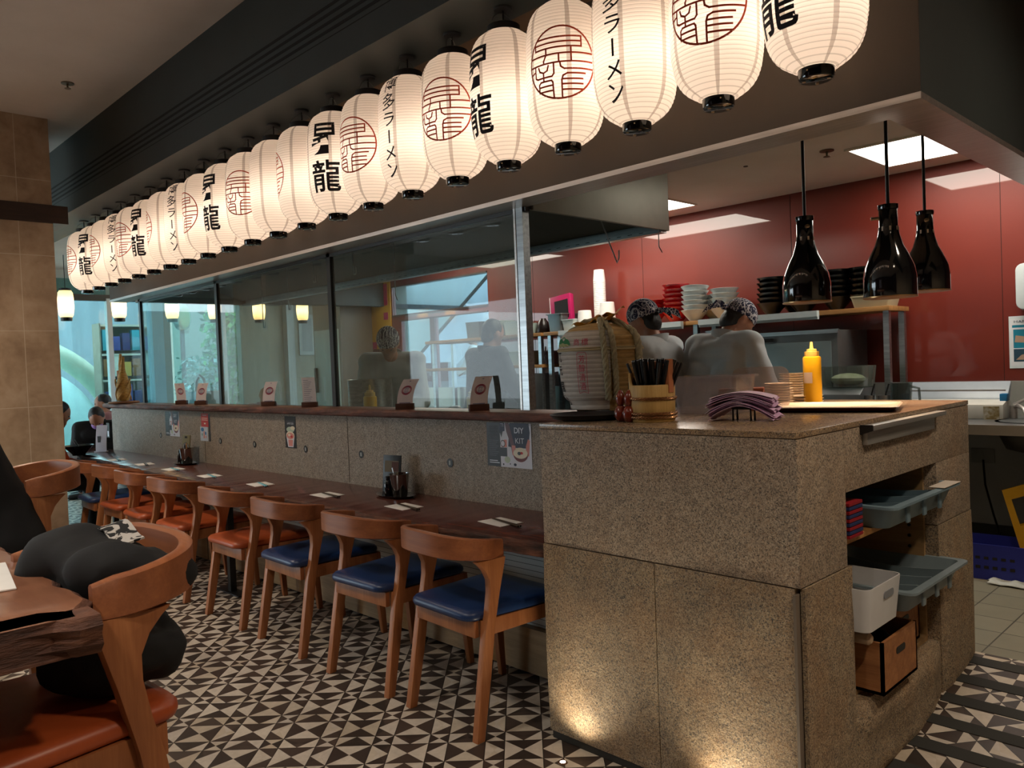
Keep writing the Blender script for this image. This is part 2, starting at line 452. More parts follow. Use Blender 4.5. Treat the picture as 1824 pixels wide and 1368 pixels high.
struct('ceiling_soffit', B().box(-5.02, 1.3, .0, .45, 2.815, 2.9), M_soffit)
w = struct('wall_beam', B().box(-9.3, 4.5, -.012, .3, 2.8, 3.4), M_beam)
for z in (3.08, 3.042, 3.004, 2.968): struct('beam_slot', B().box(-9.3, 4.5, -.0135, -.0115, z - .0075, z + .0075), M_slot, w)
struct('beam_groove', B().box(-9.3, 4.5, -.013, -.0115, 2.934, 2.938), M_slot, w)
w = struct('wall_bulkhead', B().box(-5.94, 1.169, .45, .60, 2.12, 2.83), M_brown)
struct('bulkhead_return', B().box(1.03, 1.169, .60, 3.47, 2.12, 3.4).box(-5.94, -5.8, .6, 3.47, 2.12, 2.83), M_beam, w)
struct('bulkhead_return_face', B().box(1.165, 1.1695, .452, 3.47, 2.12, 3.4), M_beam, w)
struct('metal_edge', B().box(-5.94, 1.171, .447, .597, 2.1, 2.12).box(1.028, 1.171, .597, 3.47, 2.1, 2.12), M_trim, w)
struct('ceiling_kitchen', B().box(-5.94, 1.1, .6, 3.6, 2.53, 2.6), M_kceil)
# red back-painted glass along the kitchen
t = NT('red_glass_wall'); v = t.coords(); M_redwall = t.pbr(t.ramp(t.noise(v, 1.5, 3), [(.3, '#6e2013'), (.7, '#7a2617')]), .5, 0, None, 1.0)
t.m.node_tree.nodes['Principled BSDF'].inputs['Coat Roughness'].default_value = .012
w = B()
w.box(-6.3, -5.66, 3.47, 3.52, 0, 2.55).box(-5.66, -4.0, 3.47, 3.52, 2.33, 2.55).box(-5.66, -4.0, 3.47, 3.52, 1.93, 2.0).box(-5.66, -4.0, 3.47, 3.52, 0, 1.13)
w.box(-4.0, 4.5, 3.47, 3.52, 0, 2.55).box(-5.66, -5.5, 3.47, 3.52, 1.13, 1.93).box(-4.95, -4.88, 3.47, 3.52, 1.13, 1.93)
w.box(1.1, 4.5, 3.47, 3.52, 2.55, 3.4)
w = struct('wall_back', w, M_redwall)
for x in (-3.35, -2.05, -.72, .62): struct('panel_joint', B().box(x - .0012, x + .0012, 3.4685, 3.4705, .1, 2.52), M_slot, w)
struct('wall_kitchen_side', B().box(4.5, 4.6, -2.4, 3.6, 0, 3.45), mottled('side_wall_paint', '#c9b59c', '#d6c4ac', 1.5, .8))
wn = struct('window_1', B().box(-5.5, -4.95, 3.485, 3.495, 1.13, 1.93).box(-4.88, -4.0, 3.485, 3.495, 1.13, 1.93).box(-5.66, -4, 3.485, 3.495, 2.0, 2.33), glass_mat('pass_window_glass', '#dfeaf2', .06, '#b8c4d8'))
struct('window_frame', B().box(-5.66, -4, 3.455, 3.475, 2.325, 2.34).box(-5.66, -4, 3.455, 3.475, 1.985, 2.0).box(-5.51, -4, 3.455, 3.475, 1.92, 1.935).box(-4.955, -4.875, 3.455, 3.475, 1.13, 1.93), flat('#4a3230', .5), wn)

# half wall behind the bar, granite above, grooved boards and oak kickboard below
w = struct('wall_bar', B().box(-6.22, -.01, .50, .64, .66, 1.103), M_granite_wall)
M_groove = None
t = NT('grooved_white_boards'); c = t.n('ShaderNodeTexCoord'); sp = t.n('ShaderNodeSeparateXYZ'); t.l(c.outputs['Object'], sp.inputs[0])
z = X(t, sp.outputs[2]) / .026; f = ((z - z.o('FLOOR')) - .5).o('ABSOLUTE').lt(.045)
t.pbr(t.mix(f, '#c3c6c2', '#2b2f31'), .5, 0, t.bump(f * -1, .4, .003)); M_groove = t.m
struct('grooved_board', B().box(-6.22, -.01, .40, .60, .21, .66), M_groove, w)
struct('kickboard', B().box(-6.22, -.01, .36, .60, .012, .21), M_oak, w)
struct('kickboard_joint', B().box(-.86, -.852, .359, .361, .012, .21).box(-2.3, -2.292, .359, .361, .012, .21).box(-3.8, -3.792, .359, .361, .012, .21), M_slot, w)
struct('shadow_gap', B().box(-6.22, -.01, .38, .60, 0, .012), M_slot, w)
struct('wall_joint', B().box(-2.06, -2.056, .4985, .5005, .71, 1.10).box(-4.09, -4.086, .4985, .5005, .71, 1.10), flat('#4a4038', .8), w)

def live_edge(name, x0, x1, yf, yb, z0, z1, mats, amp, n, parent=None, **k):
    """slab with a wavy bark edge along its front; yf is a function of x"""
    b = B(); secs = []; rnd = random.Random(name)
    ph = [rnd.uniform(0, 6.28) for _ in range(6)]
    h = z1 - z0
    def q(x, s): return sum(math.sin(x * f_ + p + s) for f_, p in zip((3.1, 7.3, 13.7, 23, 41, 67), ph)) / 4
    for i in range(n + 1):
        x = x0 + (x1 - x0) * i / n; y = yf(x) + amp * q(x, 0)
        pr = [(x, yb, z0), (x, yb, z1), (x, y + .01, z1)]
        for j in range(1, 7):
            u = j / 7; pr.append((x, y - .006 * math.sin(PI * u) + amp * .45 * q(x * 1.7, j * 1.9) * math.sin(PI * u), z1 - h * u))
        pr.append((x, y + .018 + amp * .4 * q(x, 3), z0))
        secs.append(pr)
    b.loft(secs)
    m = len(secs[0]); nf = []
    for f in b.f:
        if len(f) > 4: nf.append(1 if k.get('endbark') else 0)
        else:
            j = min(i % m for i in f); jj = sorted(set(i % m for i in f))
            nf.append(1 if (jj[0] >= 2 and jj[-1] >= 3 and 0 not in jj) else 0)
    b.m = nf; k.pop('endbark', None)
    return ob(name, b, mats, parent, smooth=50, **k)
def lerpf(pts):
    def f(x):
        for (a, b_), (c, d) in zip(pts, pts[1:]):
            if x <= c: u = max(0, (x - a) / (c - a)); u = u * u * (3 - 2 * u); return b_ + (d - b_) * u
        return pts[-1][1]
    return f
bar = live_edge('bar_counter', -6.65, -.005, lerpf([(-6.7, .16), (-5.4, .09), (-3.7, .015), (-2.5, -.018), (-.75, -.015), (-.2, .03), (.0, .04)]), .498, .64, .70, [M_bar, M_bark], .012, 220,
          label='long polished wooden bar counter with a live bark edge', cat='bar counter')
live_edge('wall_ledge', -6.34, -.004, lerpf([(-6.34, .46), (0, .465)]), .68, 1.103, 1.147, [M_slab, mottled('ledge_bark', '#35201a', '#8a5540', 6, .65, .8, (1, 3, 4), 7, mid='#5e382c', bd=.02)], .006, 160,
          label='wooden live-edge ledge capping the granite half wall', cat='ledge')
for x in (-2.855, -5.0):
    b = B().box(x - .02, x + .02, .09, .13, .008, .64).box(x - .16, x + .16, .07, .15, 0, .008)
    ob('support_post', b, M_blackm, bar, bevel=.002, label='black steel support post')

# stone column with a dark timber band
M_stonet = None
t = NT('travertine_tiles'); v = t.coords(); n = t.noise(v, 3.5, 6, .6, .4); n2 = t.noise(v, 14, 5)
sp = t.n('ShaderNodeSeparateXYZ'); t.l(v, sp.inputs[0])
zz = (X(t, sp.outputs[2]) - .035) / .5775; yy = (X(t, sp.outputs[1]) + .51) / .6; xx = (X(t, sp.outputs[0]) + .2) / .6
fz = zz - zz.o('FLOOR'); fy = yy - yy.o('FLOOR')
j = ((fz - .5).o('ABSOLUTE') * -1 + .5).lt(.004).o('MAXIMUM', ((fy - .5).o('ABSOLUTE') * -1 + .5).lt(.004))
col = t.ramp(X(t, n) * .7 + X(t, n2) * .3, [(.32, '#8d7660'), (.5, '#a9937b'), (.68, '#b8a58f')])
t.pbr(t.mix(j, col, '#c2b6a4'), .5, 0, t.bump(j * -1, .15, .002)); M_stonet = t.m
w = struct('wall_column', B().box(-5.55, -4.862, -1.9, -.276, 0, 3.4), M_stonet)
struct('timber_band', B().box(-5.66, -4.842, -2.0, -.172, 2.597, 2.735), wood('dark_band', '#241511', '#3a241b', '#2e1b15', 'y', .5), w, bevel=.003)

# serving counter: granite blocks round a shelf niche
sc = thing('stone_counter', 'speckled granite serving counter with an open shelf niche in its right side', 'counter')
def rough_block(name, x0, x1, y0, y1, z0, z1, bulge, faces, m, seed):
    bm = bmesh.new()
    bmesh.ops.create_cube(bm, size=1)
    for v in bm.verts: v.co = Vector(((x0 + x1) / 2 + v.co.x * (x1 - x0), (y0 + y1) / 2 + v.co.y * (y1 - y0), (z0 + z1) / 2 + v.co.z * (z1 - z0)))
    bmesh.ops.subdivide_edges(bm, edges=bm.edges[:], cuts=15, use_grid_fill=True)
    from mathutils import noise as N
    cx, cy, cz = (x0 + x1) / 2, (y0 + y1) / 2, (z0 + z1) / 2
    for v in bm.verts:
        p = v.co.copy()
        for ax, sg in faces:
            lim = {'x': (x0, x1), 'y': (y0, y1), 'z': (z0, z1)}[ax][0 if sg < 0 else 1]
            k = 'xyz'.index(ax)
            if abs(p[k] - lim) < 1e-4:
                o = [q for q in 'xyz' if q != ax]; e = 1
                for q in o:
                    L = {'x': (x0, x1), 'y': (y0, y1), 'z': (z0, z1)}[q]; u = (p['xyz'.index(q)] - L[0]) / (L[1] - L[0]); e *= min(1, 6 * u * (1 - u) + .12)
                d = bulge * e * (.75 + .6 * N.noise(p * 5 + Vector((seed, 0, 0)))) + .25 * bulge * N.noise(p * 22) * e
                v.co[k] += sg * d
    me = bpy.data.meshes.new(name); bm.to_mesh(me); bm.free(); me.materials.append(m)
    me.polygons.foreach_set('use_smooth', [True] * len(me.polygons)); me.set_sharp_from_angle(angle=R(50))
    return link_mesh(name, me, sc)
ob('counter_top', B().box(0, .976, -.002, 1.5, 1.132, 1.15), M_top, sc, bevel=.003)
ob('granite_block', B().box(.001, .974, .0, .31, .7165, 1.1305), M_granite, sc, bevel=.003)
ob('granite_block', B().box(.001, .974, .31, 1.5, .94, 1.1305), M_granite, sc, bevel=.002)
ob('granite_block', B().box(.001, .974, 1.105, 1.5, .7065, .9395), M_granite, sc, bevel=.002)
G = M_granite_rough
rough_block('granite_block', -.002, .4835, .0, .31, .03, .7135, .022, [('y', -1), ('x', -1)], G, 1)
rough_block('granite_block', .4865, .955, .0, .31, .03, .7135, .024, [('y', -1)], G, 2)
rough_block('granite_block', .965, .978, .016, .33, .03, .7135, .006, [('x', 1)], G, 5)
rough_block('granite_block', .90, .976, 1.105, 1.5, .02, .703, .022, [('x', 1), ('y', 1)], G, 3)
rough_block('granite_block', .88, .97, .31, 1.105, .0, .27, .035, [('x', 1)], G, 4)
ob('backing', B().box(.001, .42, .31, 1.5, 0, .94).box(.42, .9, 1.14, 1.5, 0, .7), M_granite, sc, smooth=0)
ob('base_shade_strip', B().box(.004, .97, .004, .3, 0, .03), flat('#26241f', .7), sc, bevel=.004)  # dark strip painted for the shade along the rubble base
ob('corner_trim', B().box(.956, .9645, -.012, .012, .03, .7), flat('#6d6256', .6), sc, smooth=0)
ob('niche_lining', B().box(.42, .93, 1.09, 1.105, .27, .94).box(.42, .43, .31, 1.09, .27, .94).box(.42, .93, .31, .325, .27, .94).box(.43, .935, .325, 1.09, .27, .288).box(.43, .93, .325, 1.09, .928, .94), M_oak, sc, smooth=0)
ob('shelf', B().box(.43, .955, .325, 1.09, .772, .79), M_shelfw, sc, bevel=.001)
ob('shelf', B().box(.43, .93, .325, 1.09, .495, .511), M_shelfw, sc, bevel=.001)
ob('shelf_pin', B().cyl((.88, 1.0915, .62), (.88, 1.084, .62), .006, n=8).cyl((.88, 1.0915, .66), (.88, 1.084, .66), .006, n=8).cyl((.88, 1.0915, .70), (.88, 1.084, .70), .006, n=8), M_black, sc)
ob('ticket_rail', B().box(.976, 1.012, .43, 1.118, 1.118, 1.134).box(.976, .992, .44, 1.05, 1.072, 1.12), mottled('satin_aluminium', '#9a9a98', '#b4b3b0', 3, .35, 0, (20, 1, 20), metal=.6), sc, bevel=.002)
ob('rail_end_cap', B().prism([(.976, 1.105), (1.014, 1.118), (1.014, 1.136), (.976, 1.136)], .424, .431, 'y'), M_black, sc)

# window wall at the far left, entry side wall
M_alu = flat('#3b4043', .4)
wn = struct('window_2', B().box(-9.26, -9.25, -1.2, 1.45, .1, 2.7).box(-9.26, -9.25, 1.5, 2.2, .1, 2.7).box(-9.26, -9.25, 2.3, 3.3, .1, 2.7), glass_mat('street_glass', '#d6ecec', .10, '#9fbfbc'))
struct('window_frame', B().box(-9.3, -9.22, -6.6, 9, 2.42, 2.5).box(-9.3, -9.22, -6.6, 9, 0, .1), M_alu, wn)
struct('window_mullion', B().box(-9.3, -9.2, 1.44, 1.5, .1, 2.45).box(-9.3, -9.2, 3.0, 3.05, .1, 2.45), flat('#c9d4d6', .4), wn)
struct('window_post', B().box(-9.35, -9.15, 1.99, 2.14, 0, 2.45), flat('#7b8b98', .5), wn)
struct('window_post', B().box(-9.33, -9.2, 2.14, 2.25, 0, 2.45), flat('#7a6d62', .6), wn)
struct('window_header', B().box(-9.5, -9.3, -6.6, 9, 2.5, 3.5), flat('#b9c4c4', .7), wn)
struct('wall_left', B().box(-9.4, -9.28, 3.3, 6.4, 0, 2.82), mottled('left_wall_paint', '#8d9088', '#9da096', 1.2, .8))
None and struct('wall_far', B().box(-9.3, -6.3, 6.4, 6.5, 0, 2.82), mottled('far_wall_paint', '#a8a89c', '#b8b8ac', 1.2, .8))
None and struct('wall_far_corner', B().box(-6.35, -6.3, 3.47, 6.5, 0, 2.82), mottled('corner_wall_paint', '#8f979a', '#9aa2a4', 1.2, .8))

# ================================================================== CHAIRS
def chair_proto(seat_m, label, group):
    """local: +y towards the bar, origin on the floor between the rear feet line"""
    t = thing('dining_chair', label, 'chair', group=group)
    # upholstered seat
    b = B(); secs = []
    def outline(s, z):
        pts = []
        for (sx, sy, x, y, r) in ((1, 1, .225, .275, .05), (-1, 1, .225, .275, .05), (-1, -1, .195, -.20, .05), (1, -1, .195, -.20, .05)):
            a0 = {(1, 1): 0, (-1, 1): 90, (-1, -1): 180, (1, -1): 270}[(sx, sy)]
            cx = sx * (x - r); cy = y - sy * r
            for k in range(6):
                a = R(a0 + 90 * k / 5); pts.append(((cx + r * math.cos(a)) * s, .04 + (cy + r * math.sin(a) - .04) * s, z))
        return pts
    for s_, z in ((.93, .427), (.985, .431), (1.0, .441), (.995, .453), (.96, .463), (.88, .468), (.6, .470), (.2, .469)): secs.append(outline(s_, z))
    b.loft(secs); ob('seat', b, seat_m, t, smooth=60)
    ob('back_rail', B().box(-.185, .185, -.165, -.143, .365, .427), M_chair, t, bevel=.003)
    ob('front_rail', B().box(-.205, .205, .24, .262, .365, .427), M_chair, t, bevel=.003)
    for sx in (-1, 1):
        b = B(); b.prism([(-.14, .365), (-.14, .427), (.25, .427), (.25, .375)], -.01, .01, 'x')
        o = ob('side_rail', b, M_chair, t, bevel=.003); o.location = (sx * .198, 0, 0); o.rotation_euler = (0, 0, sx * -.06)
        prof = [(-.208, 0), (-.172, 0), (-.128, .22), (-.098, .40), (-.068, .52), (-.045, .60), (-.03, .652), (-.17, .652), (-.15, .635), (-.128, .61), (-.112, .575), (-.112, .53), (-.125, .46), (-.146, .38), (-.176, .2)]
        b = B(); b.prism(prof, -.016, .016, 'x')
        o = ob('leg', b, M_chair, t, bevel=.004); o.location = (sx * .216, 0, 0); o.rotation_euler = (0, R(sx * -.9), 0)
        b = B(); b.loft([[(sx * .205 + dx * .013, .285 + dy * .014, 0) for dx, dy in ((1, 1), (-1, 1), (-1, -1), (1, -1))], [(sx * .20 + dx * .02, .25 + dy * .024, .427) for dx, dy in ((1, 1), (-1, 1), (-1, -1), (1, -1))]])
        ob('leg', b, M_chair, t, bevel=.004)
    # steam-bent top rail
    path = [(.206, -.035)]
    for i in range(27):
        a = R(180 * i / 26); c_, s_ = math.cos(a), math.sin(a)
        path.append(((.206 + .034 * abs(s_) ** .6) * math.copysign(abs(c_) ** .66, c_), -.075 - .18 * abs(s_) ** .9))
    path.append((-.206, -.035))
    b = B(); secs = []
    n = len(path)
    for i, (x, y) in enumerate(path):
        tx = Vector(path[min(i + 1, n - 1)]) - Vector(path[max(i - 1, 0)]); tx.normalize(); nx = Vector((tx.y, -tx.x))
        u = 2 * abs(i / (n - 1) - .5); top = .757 - .037 * u ** 1.6; bot = .668 - .022 * u ** 2; th = .0125
        if i in (0, n - 1): top -= .004; bot += .004; th *= .7
        secs.append([(x + nx.x * th, y + nx.y * th, bot + .004), (x + nx.x * th, y + nx.y * th, top - .005), (x + nx.x * th * .5, y + nx.y * th * .5, top), (x - nx.x * th * .5, y - nx.y * th * .5, top), (x - nx.x * th, y - nx.y * th, top - .005), (x - nx.x * th, y - nx.y * th, bot + .004), (x - nx.x * th * .5, y - nx.y * th * .5, bot), (x + nx.x * th * .5, y + nx.y * th * .5, bot)])
    b.loft(secs); ob('backrest', b, wood('chair_rail_wood', '#7e4a2c', '#a8683f', '#935838', 'x', .38, 1.2), t, smooth=50)
    return t
GC = 'chairs along the bar counter'
blue = chair_proto(M_blueleather, 'wooden chair with navy seat nearest the granite counter', GC)
red = chair_proto(M_redleather, 'wooden chair with orange seat in front of the fourth place setting from the granite counter', GC)
blue.location = (-.38, 0, 0); blue.rotation_euler = (0, 0, R(-3)); red.location = (-2.3, 0, 0)
dup(blue, (-.975, 0, 0), R(2), 'wooden chair with navy seat, second from the granite counter')
dup(blue, (-1.66, 0, 0), R(-1), 'wooden chair with navy seat beside the first orange seat, third from the granite counter')
dup(red, (-3.08, 0, 0), R(2), 'wooden chair with orange seat, second orange one beyond the navy seats')
dup(red, (-3.70, 0, 0), R(-1), 'wooden chair with orange seat, third orange one beyond the navy seats')
dup(red, (-4.25, .02, 0), R(1), 'wooden chair with orange seat, last orange one towards the column')
dup(blue, (-4.82, .02, 0), R(-2), 'wooden chair with navy seat farthest along the bar beside the stone column')
# ------------------------------------------------------------------ place settings
def setting(i, x, y, rz):
    b = B(); b.grid(lambda u, v: ((u - .5) * .17, (v - .5) * .13, .0), 4, 4)
    b = B().box(-.085, .085, -.06, .06, 0, .0022); b.T = None
    n_ = 'nearest the granite counter' if i == 0 else ORD[i] + ' from the granite counter'
    ob('paper_napkin', b, M_chalk, None, (x, y, .7002), (0, 0, rz), bevel=.0008, label='white folded paper napkin under chopsticks on the bar, ' + n_, cat='napkin', group='napkins laid along the bar')
    t = thing('chopsticks', 'pair of black chopsticks lying on a bar napkin, ' + n_, 'chopsticks', (x + .03, y - .005, .7028), rz - R(6), 'chopsticks laid along the bar')
    for dy in (-.006, .006):
        ob('chopstick', B().tube([(-.10, dy * .7, .0035), (.125, dy, .0042)], [.0024, .0042], 6), M_gloss, t)
for i, (x, y) in enumerate(((-.335, .10), (-.97, .09), (-1.60, .07), (-2.30, .055), (-2.975, .05), (-3.595, .06), (-4.15, .065), (-4.74, .06))):
    setting(i, 1.988 + (x - 1.988) * 1.0555, -2.066 + (y + 2.066) * 1.0555, R(-8 + 3 * (i % 3)))

# ------------------------------------------------------------------ condiment trays on the bar
def condiments(x, y, far):
    w = 'nearer the orange poster' if far else 'nearer the granite counter'
    t = thing('condiment_tray', 'oval black tray with condiments on the bar, ' + w, 'tray', (x, y, .70), 0, 'condiment trays on the bar')
    b = B(); b.lathe([(.0, .004), (.10, .004), (.125, .014), (.131, .014), (.105, 0), (.0, 0)], n=36); b.v = [Vector((p.x * 1.05, p.y * .62, p.z)) for p in b.v]
    ob('dish', b, M_gloss, t, smooth=40)
    c = thing('utensil_cup', 'steel cup holding %s on the condiment tray %s' % ('a spoon and toothpicks' if far else 'a spoon', w), 'cup', (x + .045, y - .005, .705), 0, 'steel cups on the trays')
    ob('cup', B().lathe([(.0, .002), (.036, 0), (.038, .004), (.052, .118), (.054, .12), (.051, .12), (.036, .008), (0, .006)], n=32), mottled('polished_steel', '#9a9c9e', '#b8babb', 3, .12, metal=1), c)
    ob('spoon_handle', B().tube([(-.01, -.01, .02), (-.05, .0, .12), (-.062, .002, .145)], [.003, .0035, .005], 6, flat=.5), M_steel, c)
    if far: 
        for k in range(5): ob('toothpick', B().tube([(.0, .002 * k, .03), (-.03 - .006 * k, .01 + .004 * k, .155)], .0016, 5), flat('#b98b5a', .7), c)
    for k, (dx, dy) in enumerate(((-.03, -.025), (-.035, .022))):
        s = thing('sauce_bottle', 'small dark sauce bottle on the condiment tray %s, %s' % (w, 'in front' if k == 0 else 'behind'), 'bottle', (x + dx, y + dy, .705), 0, 'sauce bottles on the trays')
        ob('body', B().lathe([(0, 0), (.019, 0), (.021, .004), (.021, .06), (.014, .078), (.011, .083), (0, .083)], n=20), flat('#141216', .1, coat=.5), s)
        ob('cap', B().lathe([(0, .083), (.0135, .083), (.0135, .10), (.011, .104), (0, .105)], n=20), flat('#2a2a2c', .3, .6), s)
    s = thing('menu_holder', 'black framed menu card standing on the condiment tray ' + w if not far else 'beige menu card with a round emblem on the condiment tray ' + w, 'menu', (x - .08, y + .03, .704), 0, 'menu cards on the trays')
    H = .205 if not far else .215; W_ = .125
    def face(a, c_): return (a, -.0042, c_)
    ob('board', B().box(-W_ / 2, W_ / 2, -.003, .003, 0, H), M_blackm if not far else flat('#77714f', .6), s, bevel=.001)
    b = B()
    if not far:
        b.add([face(-.05, .175), face(.05, .175), face(.05, .115), face(-.05, .115)], [(0, 1, 2, 3)], 0)
        b.add([face(.0, .17), face(.048, .17), face(.048, .118), face(.0, .118)], [(0, 1, 2, 3)], 1)
        for k in range(6): b.add([face(-.05, .09 - k * .013), face(.0, .09 - k * .013), face(.0, .085 - k * .013), face(-.05, .085 - k * .013)], [(0, 1, 2, 3)], 2)
        b.v = [v + Vector((0, -.0006 * m_, 0)) for v, m_ in zip(b.v, [0] * 4 + [1] * 4 + [0] * 24)]
        ob('print', b, [flat('#6b6350', .7), flat('#4e2a22', .7), flat('#7a7a80', .7)], s, smooth=0)
    else:
        f2 = lambda a, c_: (a, -.0045, c_)
        for rr in (.055, .046): ribbon(b, [(rr * math.cos(a), .095 + rr * math.sin(a)) for a in [2 * PI * k / 32 for k in range(33)]], .003, f2, mi=0)
        f3 = lambda a, c_: (a, -.004, c_)
        b.add([f3(.0 + .062 * math.cos(2 * PI * k / 32), .095 + .062 * math.sin(2 * PI * k / 32)) for k in range(32)], [tuple(range(32))], 1)
        put_text(b, '昇龍', .03, f2, 0, .001, cx=0, cy=.095, w=.06)
        b.add([f2(-.02, .205), f2(.02, .205), f2(.02, .19), f2(-.02, .19)], [(0, 1, 2, 3)], 1)
        ob('print', b, [flat('#b8bcc4', .7), flat('#1a1c22', .7)], s, smooth=0)
    s.rotation_euler = (R(-6), 0, R(12 if not far else 4))
condiments(-1.42, .37, False)
condiments(-4.16, .37, True)

# ------------------------------------------------------------------ posters on the granite wall
yW = .4994
def wx(x): return 1.988 + (x - 1.988) * 1.0534
def wz(z): return 1.366 + (z - 1.366) * 1.0534
def bx(x): return 1.988 + (x - 1.988) * 1.0555
def by(y): return -2.066 + (y + 2.066) * 1.0555
def poster(name, label, x0, x1, z0, z1, mats, build, th=.0012, cat='poster', group=None, tilt=0):
    x0, x1, z0, z1 = wx(x0), wx(x1), wz(z0), wz(z1)
    b = B(); b.box(x0, x1, yW - th, yW, z0, z1, 0)
    lay = [0]
    def F(a, c, k=1): return (x0 + (x1 - x0) * a, yW - th - .0003 * k, z0 + (z1 - z0) * c)
    build(b, F)
    return ob(name, b, mats, smooth=0, label=label, cat=cat, group=group)
def poly(b, F, pts, mi, k=1): b.add([F(a, c, k) for a, c in pts], [tuple(range(len(pts)))], mi)
def disc(b, F, cx, cy, rx, ry, mi, k=1, n=22, a0=0, a1=2 * PI): poly(b, F, [(cx + rx * math.cos(a0 + (a1 - a0) * i / n), cy + ry * math.sin(a0 + (a1 - a0) * i / n)) for i in range(n + (0 if abs(a1 - a0 - 2 * PI) < 1e-6 else 1))], mi, k)
PM = [flat('#101014', .45), flat('#d9dde8', .5), flat('#1b2340', .5), flat('#d98f86', .5), flat('#6d2a2a', .5), flat('#e6dcc4', .5), flat('#55545c', .5), flat('#b9c9b4', .5), flat('#c8302a', .5), flat('#6b4b52', .5)]
def diy(b, F):
    poly(b, F, [(.31, 0), (1, 0), (1, 1), (.31, 1)], 1)
    poly(b, F, [(.34, .66), (.42, 1), (.31, 1), (.31, .78)], 0, 2)
    poly(b, F, [(.31, .78), (.42, .82), (.42, 1), (.31, 1)], 2, 3)
    poly(b, F, [(.31, .24), (.46, .24), (.46, .44), (.31, .44)], 0, 2)
    poly(b, F, [(.33, .45), (.46, .45), (.46, .62), (.40, .62)], 3, 2)
    disc(b, F, .37, .53, .055, .08, 0, 3); disc(b, F, .37, .53, .042, .062, 1, 4)
    poly(b, F, [(.49, .47), (.53, 1), (.95, 1), (.97, .8), (.93, .45), (.60, .45)], 2, 2)
    poly(b, F, [(.43, 1), (.52, 1), (.64, .45), (.66, .28), (.58, .28), (.55, .5), (.46, .8)], 9, 3)
    poly(b, F, [(.58, .28), (.66, .28), (.65, .5), (.57, .5)], 3, 4)
    poly(b, F, [(.87, .28), (.94, .28), (.97, .62), (.93, .66), (.88, .5)], 3, 3)
    disc(b, F, .755, .34, .155, .12, 5, 4); disc(b, F, .755, .33, .165, .19, 4, 3, 14, PI, 2 * PI); disc(b, F, .755, .33, .155, .115, 5, 5)
    disc(b, F, .73, .33, .04, .04, 0, 6, 8); disc(b, F, .78, .34, .035, .03, 8, 6, 8)
    disc(b, F, .46, .17, .065, .075, 7, 2); disc(b, F, .37, .06, .016, .025, 2, 2, 8); disc(b, F, .63, .07, .035, .035, 2, 2, 6); disc(b, F, .52, .08, .012, .02, 2, 2, 6)
    put_text(b, 'DIY', .2, lambda u, v: F(u, v, 6), 1, .004, w=.21, h=.13, cx=.74, cy=.84)
    put_text(b, 'TONKOTSU', .05, lambda u, v: F(u, v, 6), 6, 0, w=.2, h=.05, cx=.745, cy=.73)
    put_text(b, 'KIT', .2, lambda u, v: F(u, v, 6), 1, 0, w=.19, h=.12, cx=.75, cy=.61)
    put_text(b, 'TI', .1, lambda u, v: F(u, v, 6), 1, 0, w=.07, h=.07, cx=.36, cy=.95)
    for k, s_ in enumerate(('BECOME', 'A RAMEN', 'MASTER', 'AT HOME')): put_text(b, s_, .1, lambda u, v: F(u, v, 2), 6, 0, w=.2, h=.06, cx=.155, cy=.90 - k * .075)
    for k in range(9): poly(b, F, [(.05, .60 - k * .043), (.27 - .03 * (k % 3), .60 - k * .043), (.27 - .03 * (k % 3), .585 - k * .043), (.05, .585 - k * .043)], 6, 2)
    for k in range(2): poly(b, F, [(.05, .14 - k * .045), (.24 + .04 * k, .14 - k * .045), (.24 + .04 * k, .12 - k * .045), (.05, .12 - k * .045)], 1, 2)
poster('poster', 'black and white DIY kit poster on the granite wall nearest the granite counter', -.69, -.405, .911, 1.109, PM, diy)
poster('poster', 'black and white DIY kit poster on the granite wall beside the red leaflets', -4.52, -4.235, .909, 1.104, PM, diy)
def cup(b, F):
    put_text(b, 'MATCHA', .1, lambda u, v: F(u, v, 2), 6, 0, w=.7, h=.05, cx=.5, cy=.84)
    put_text(b, 'APPETIZER', .1, lambda u, v: F(u, v, 2), 1, 0, w=.6, h=.06, cx=.52, cy=.77)
    disc(b, F, .5, .58, .36, .09, 7, 1); disc(b, F, .72, .63, .2, .06, 5, 2)
    disc(b, F, .48, .40, .38, .13, 5, 3); disc(b, F, .48, .38, .33, .1, 3, 4); disc(b, F, .4, .41, .12, .04, 5, 5); disc(b, F, .6, .36, .1, .04, 8, 5)
    poly(b, F, [(.1, .38), (.86, .38), (.72, .03), (.24, .03)], 1, 2); poly(b, F, [(.28, .26), (.7, .26), (.66, .06), (.3, .06)], 3, 3)
poster('poster', 'small black poster of a noodle cup on the granite wall', -2.567, -2.431, .904, 1.102, PM, cup)
def redl(b, F):
    put_text(b, 'RAMEN', .1, lambda u, v: F(u, v, 2), 1, 0, w=.5, h=.07, cx=.5, cy=.86)
    for k in range(2): poly(b, F, [(.12, .66 - k * .13), (.9, .66 - k * .13), (.9, .62 - k * .13), (.12, .62 - k * .13)], 5, 2)
    poly(b, F, [(.4, .3), (.62, .3), (.62, .2), (.4, .2)], 5, 2)
poster('leaflet', 'red leaflet hanging on the granite wall above the condiment tray', -3.826, -3.70, 1.0, 1.099, [flat('#c22a22', .5)] + PM[1:], redl)
def bluel(b, F):
    disc(b, F, .3, .8, .2, .14, 2, 1); poly(b, F, [(.4, .2), (.6, .2), (.55, .7), (.45, .7)], 3, 2); disc(b, F, .25, .45, .08, .1, 7, 2); disc(b, F, .7, .55, .1, .12, 2, 2); disc(b, F, .75, .3, .08, .1, 3, 2)
    poly(b, F, [(.8, .02), (.97, .02), (.97, 1), (.8, 1)], 0, 3)
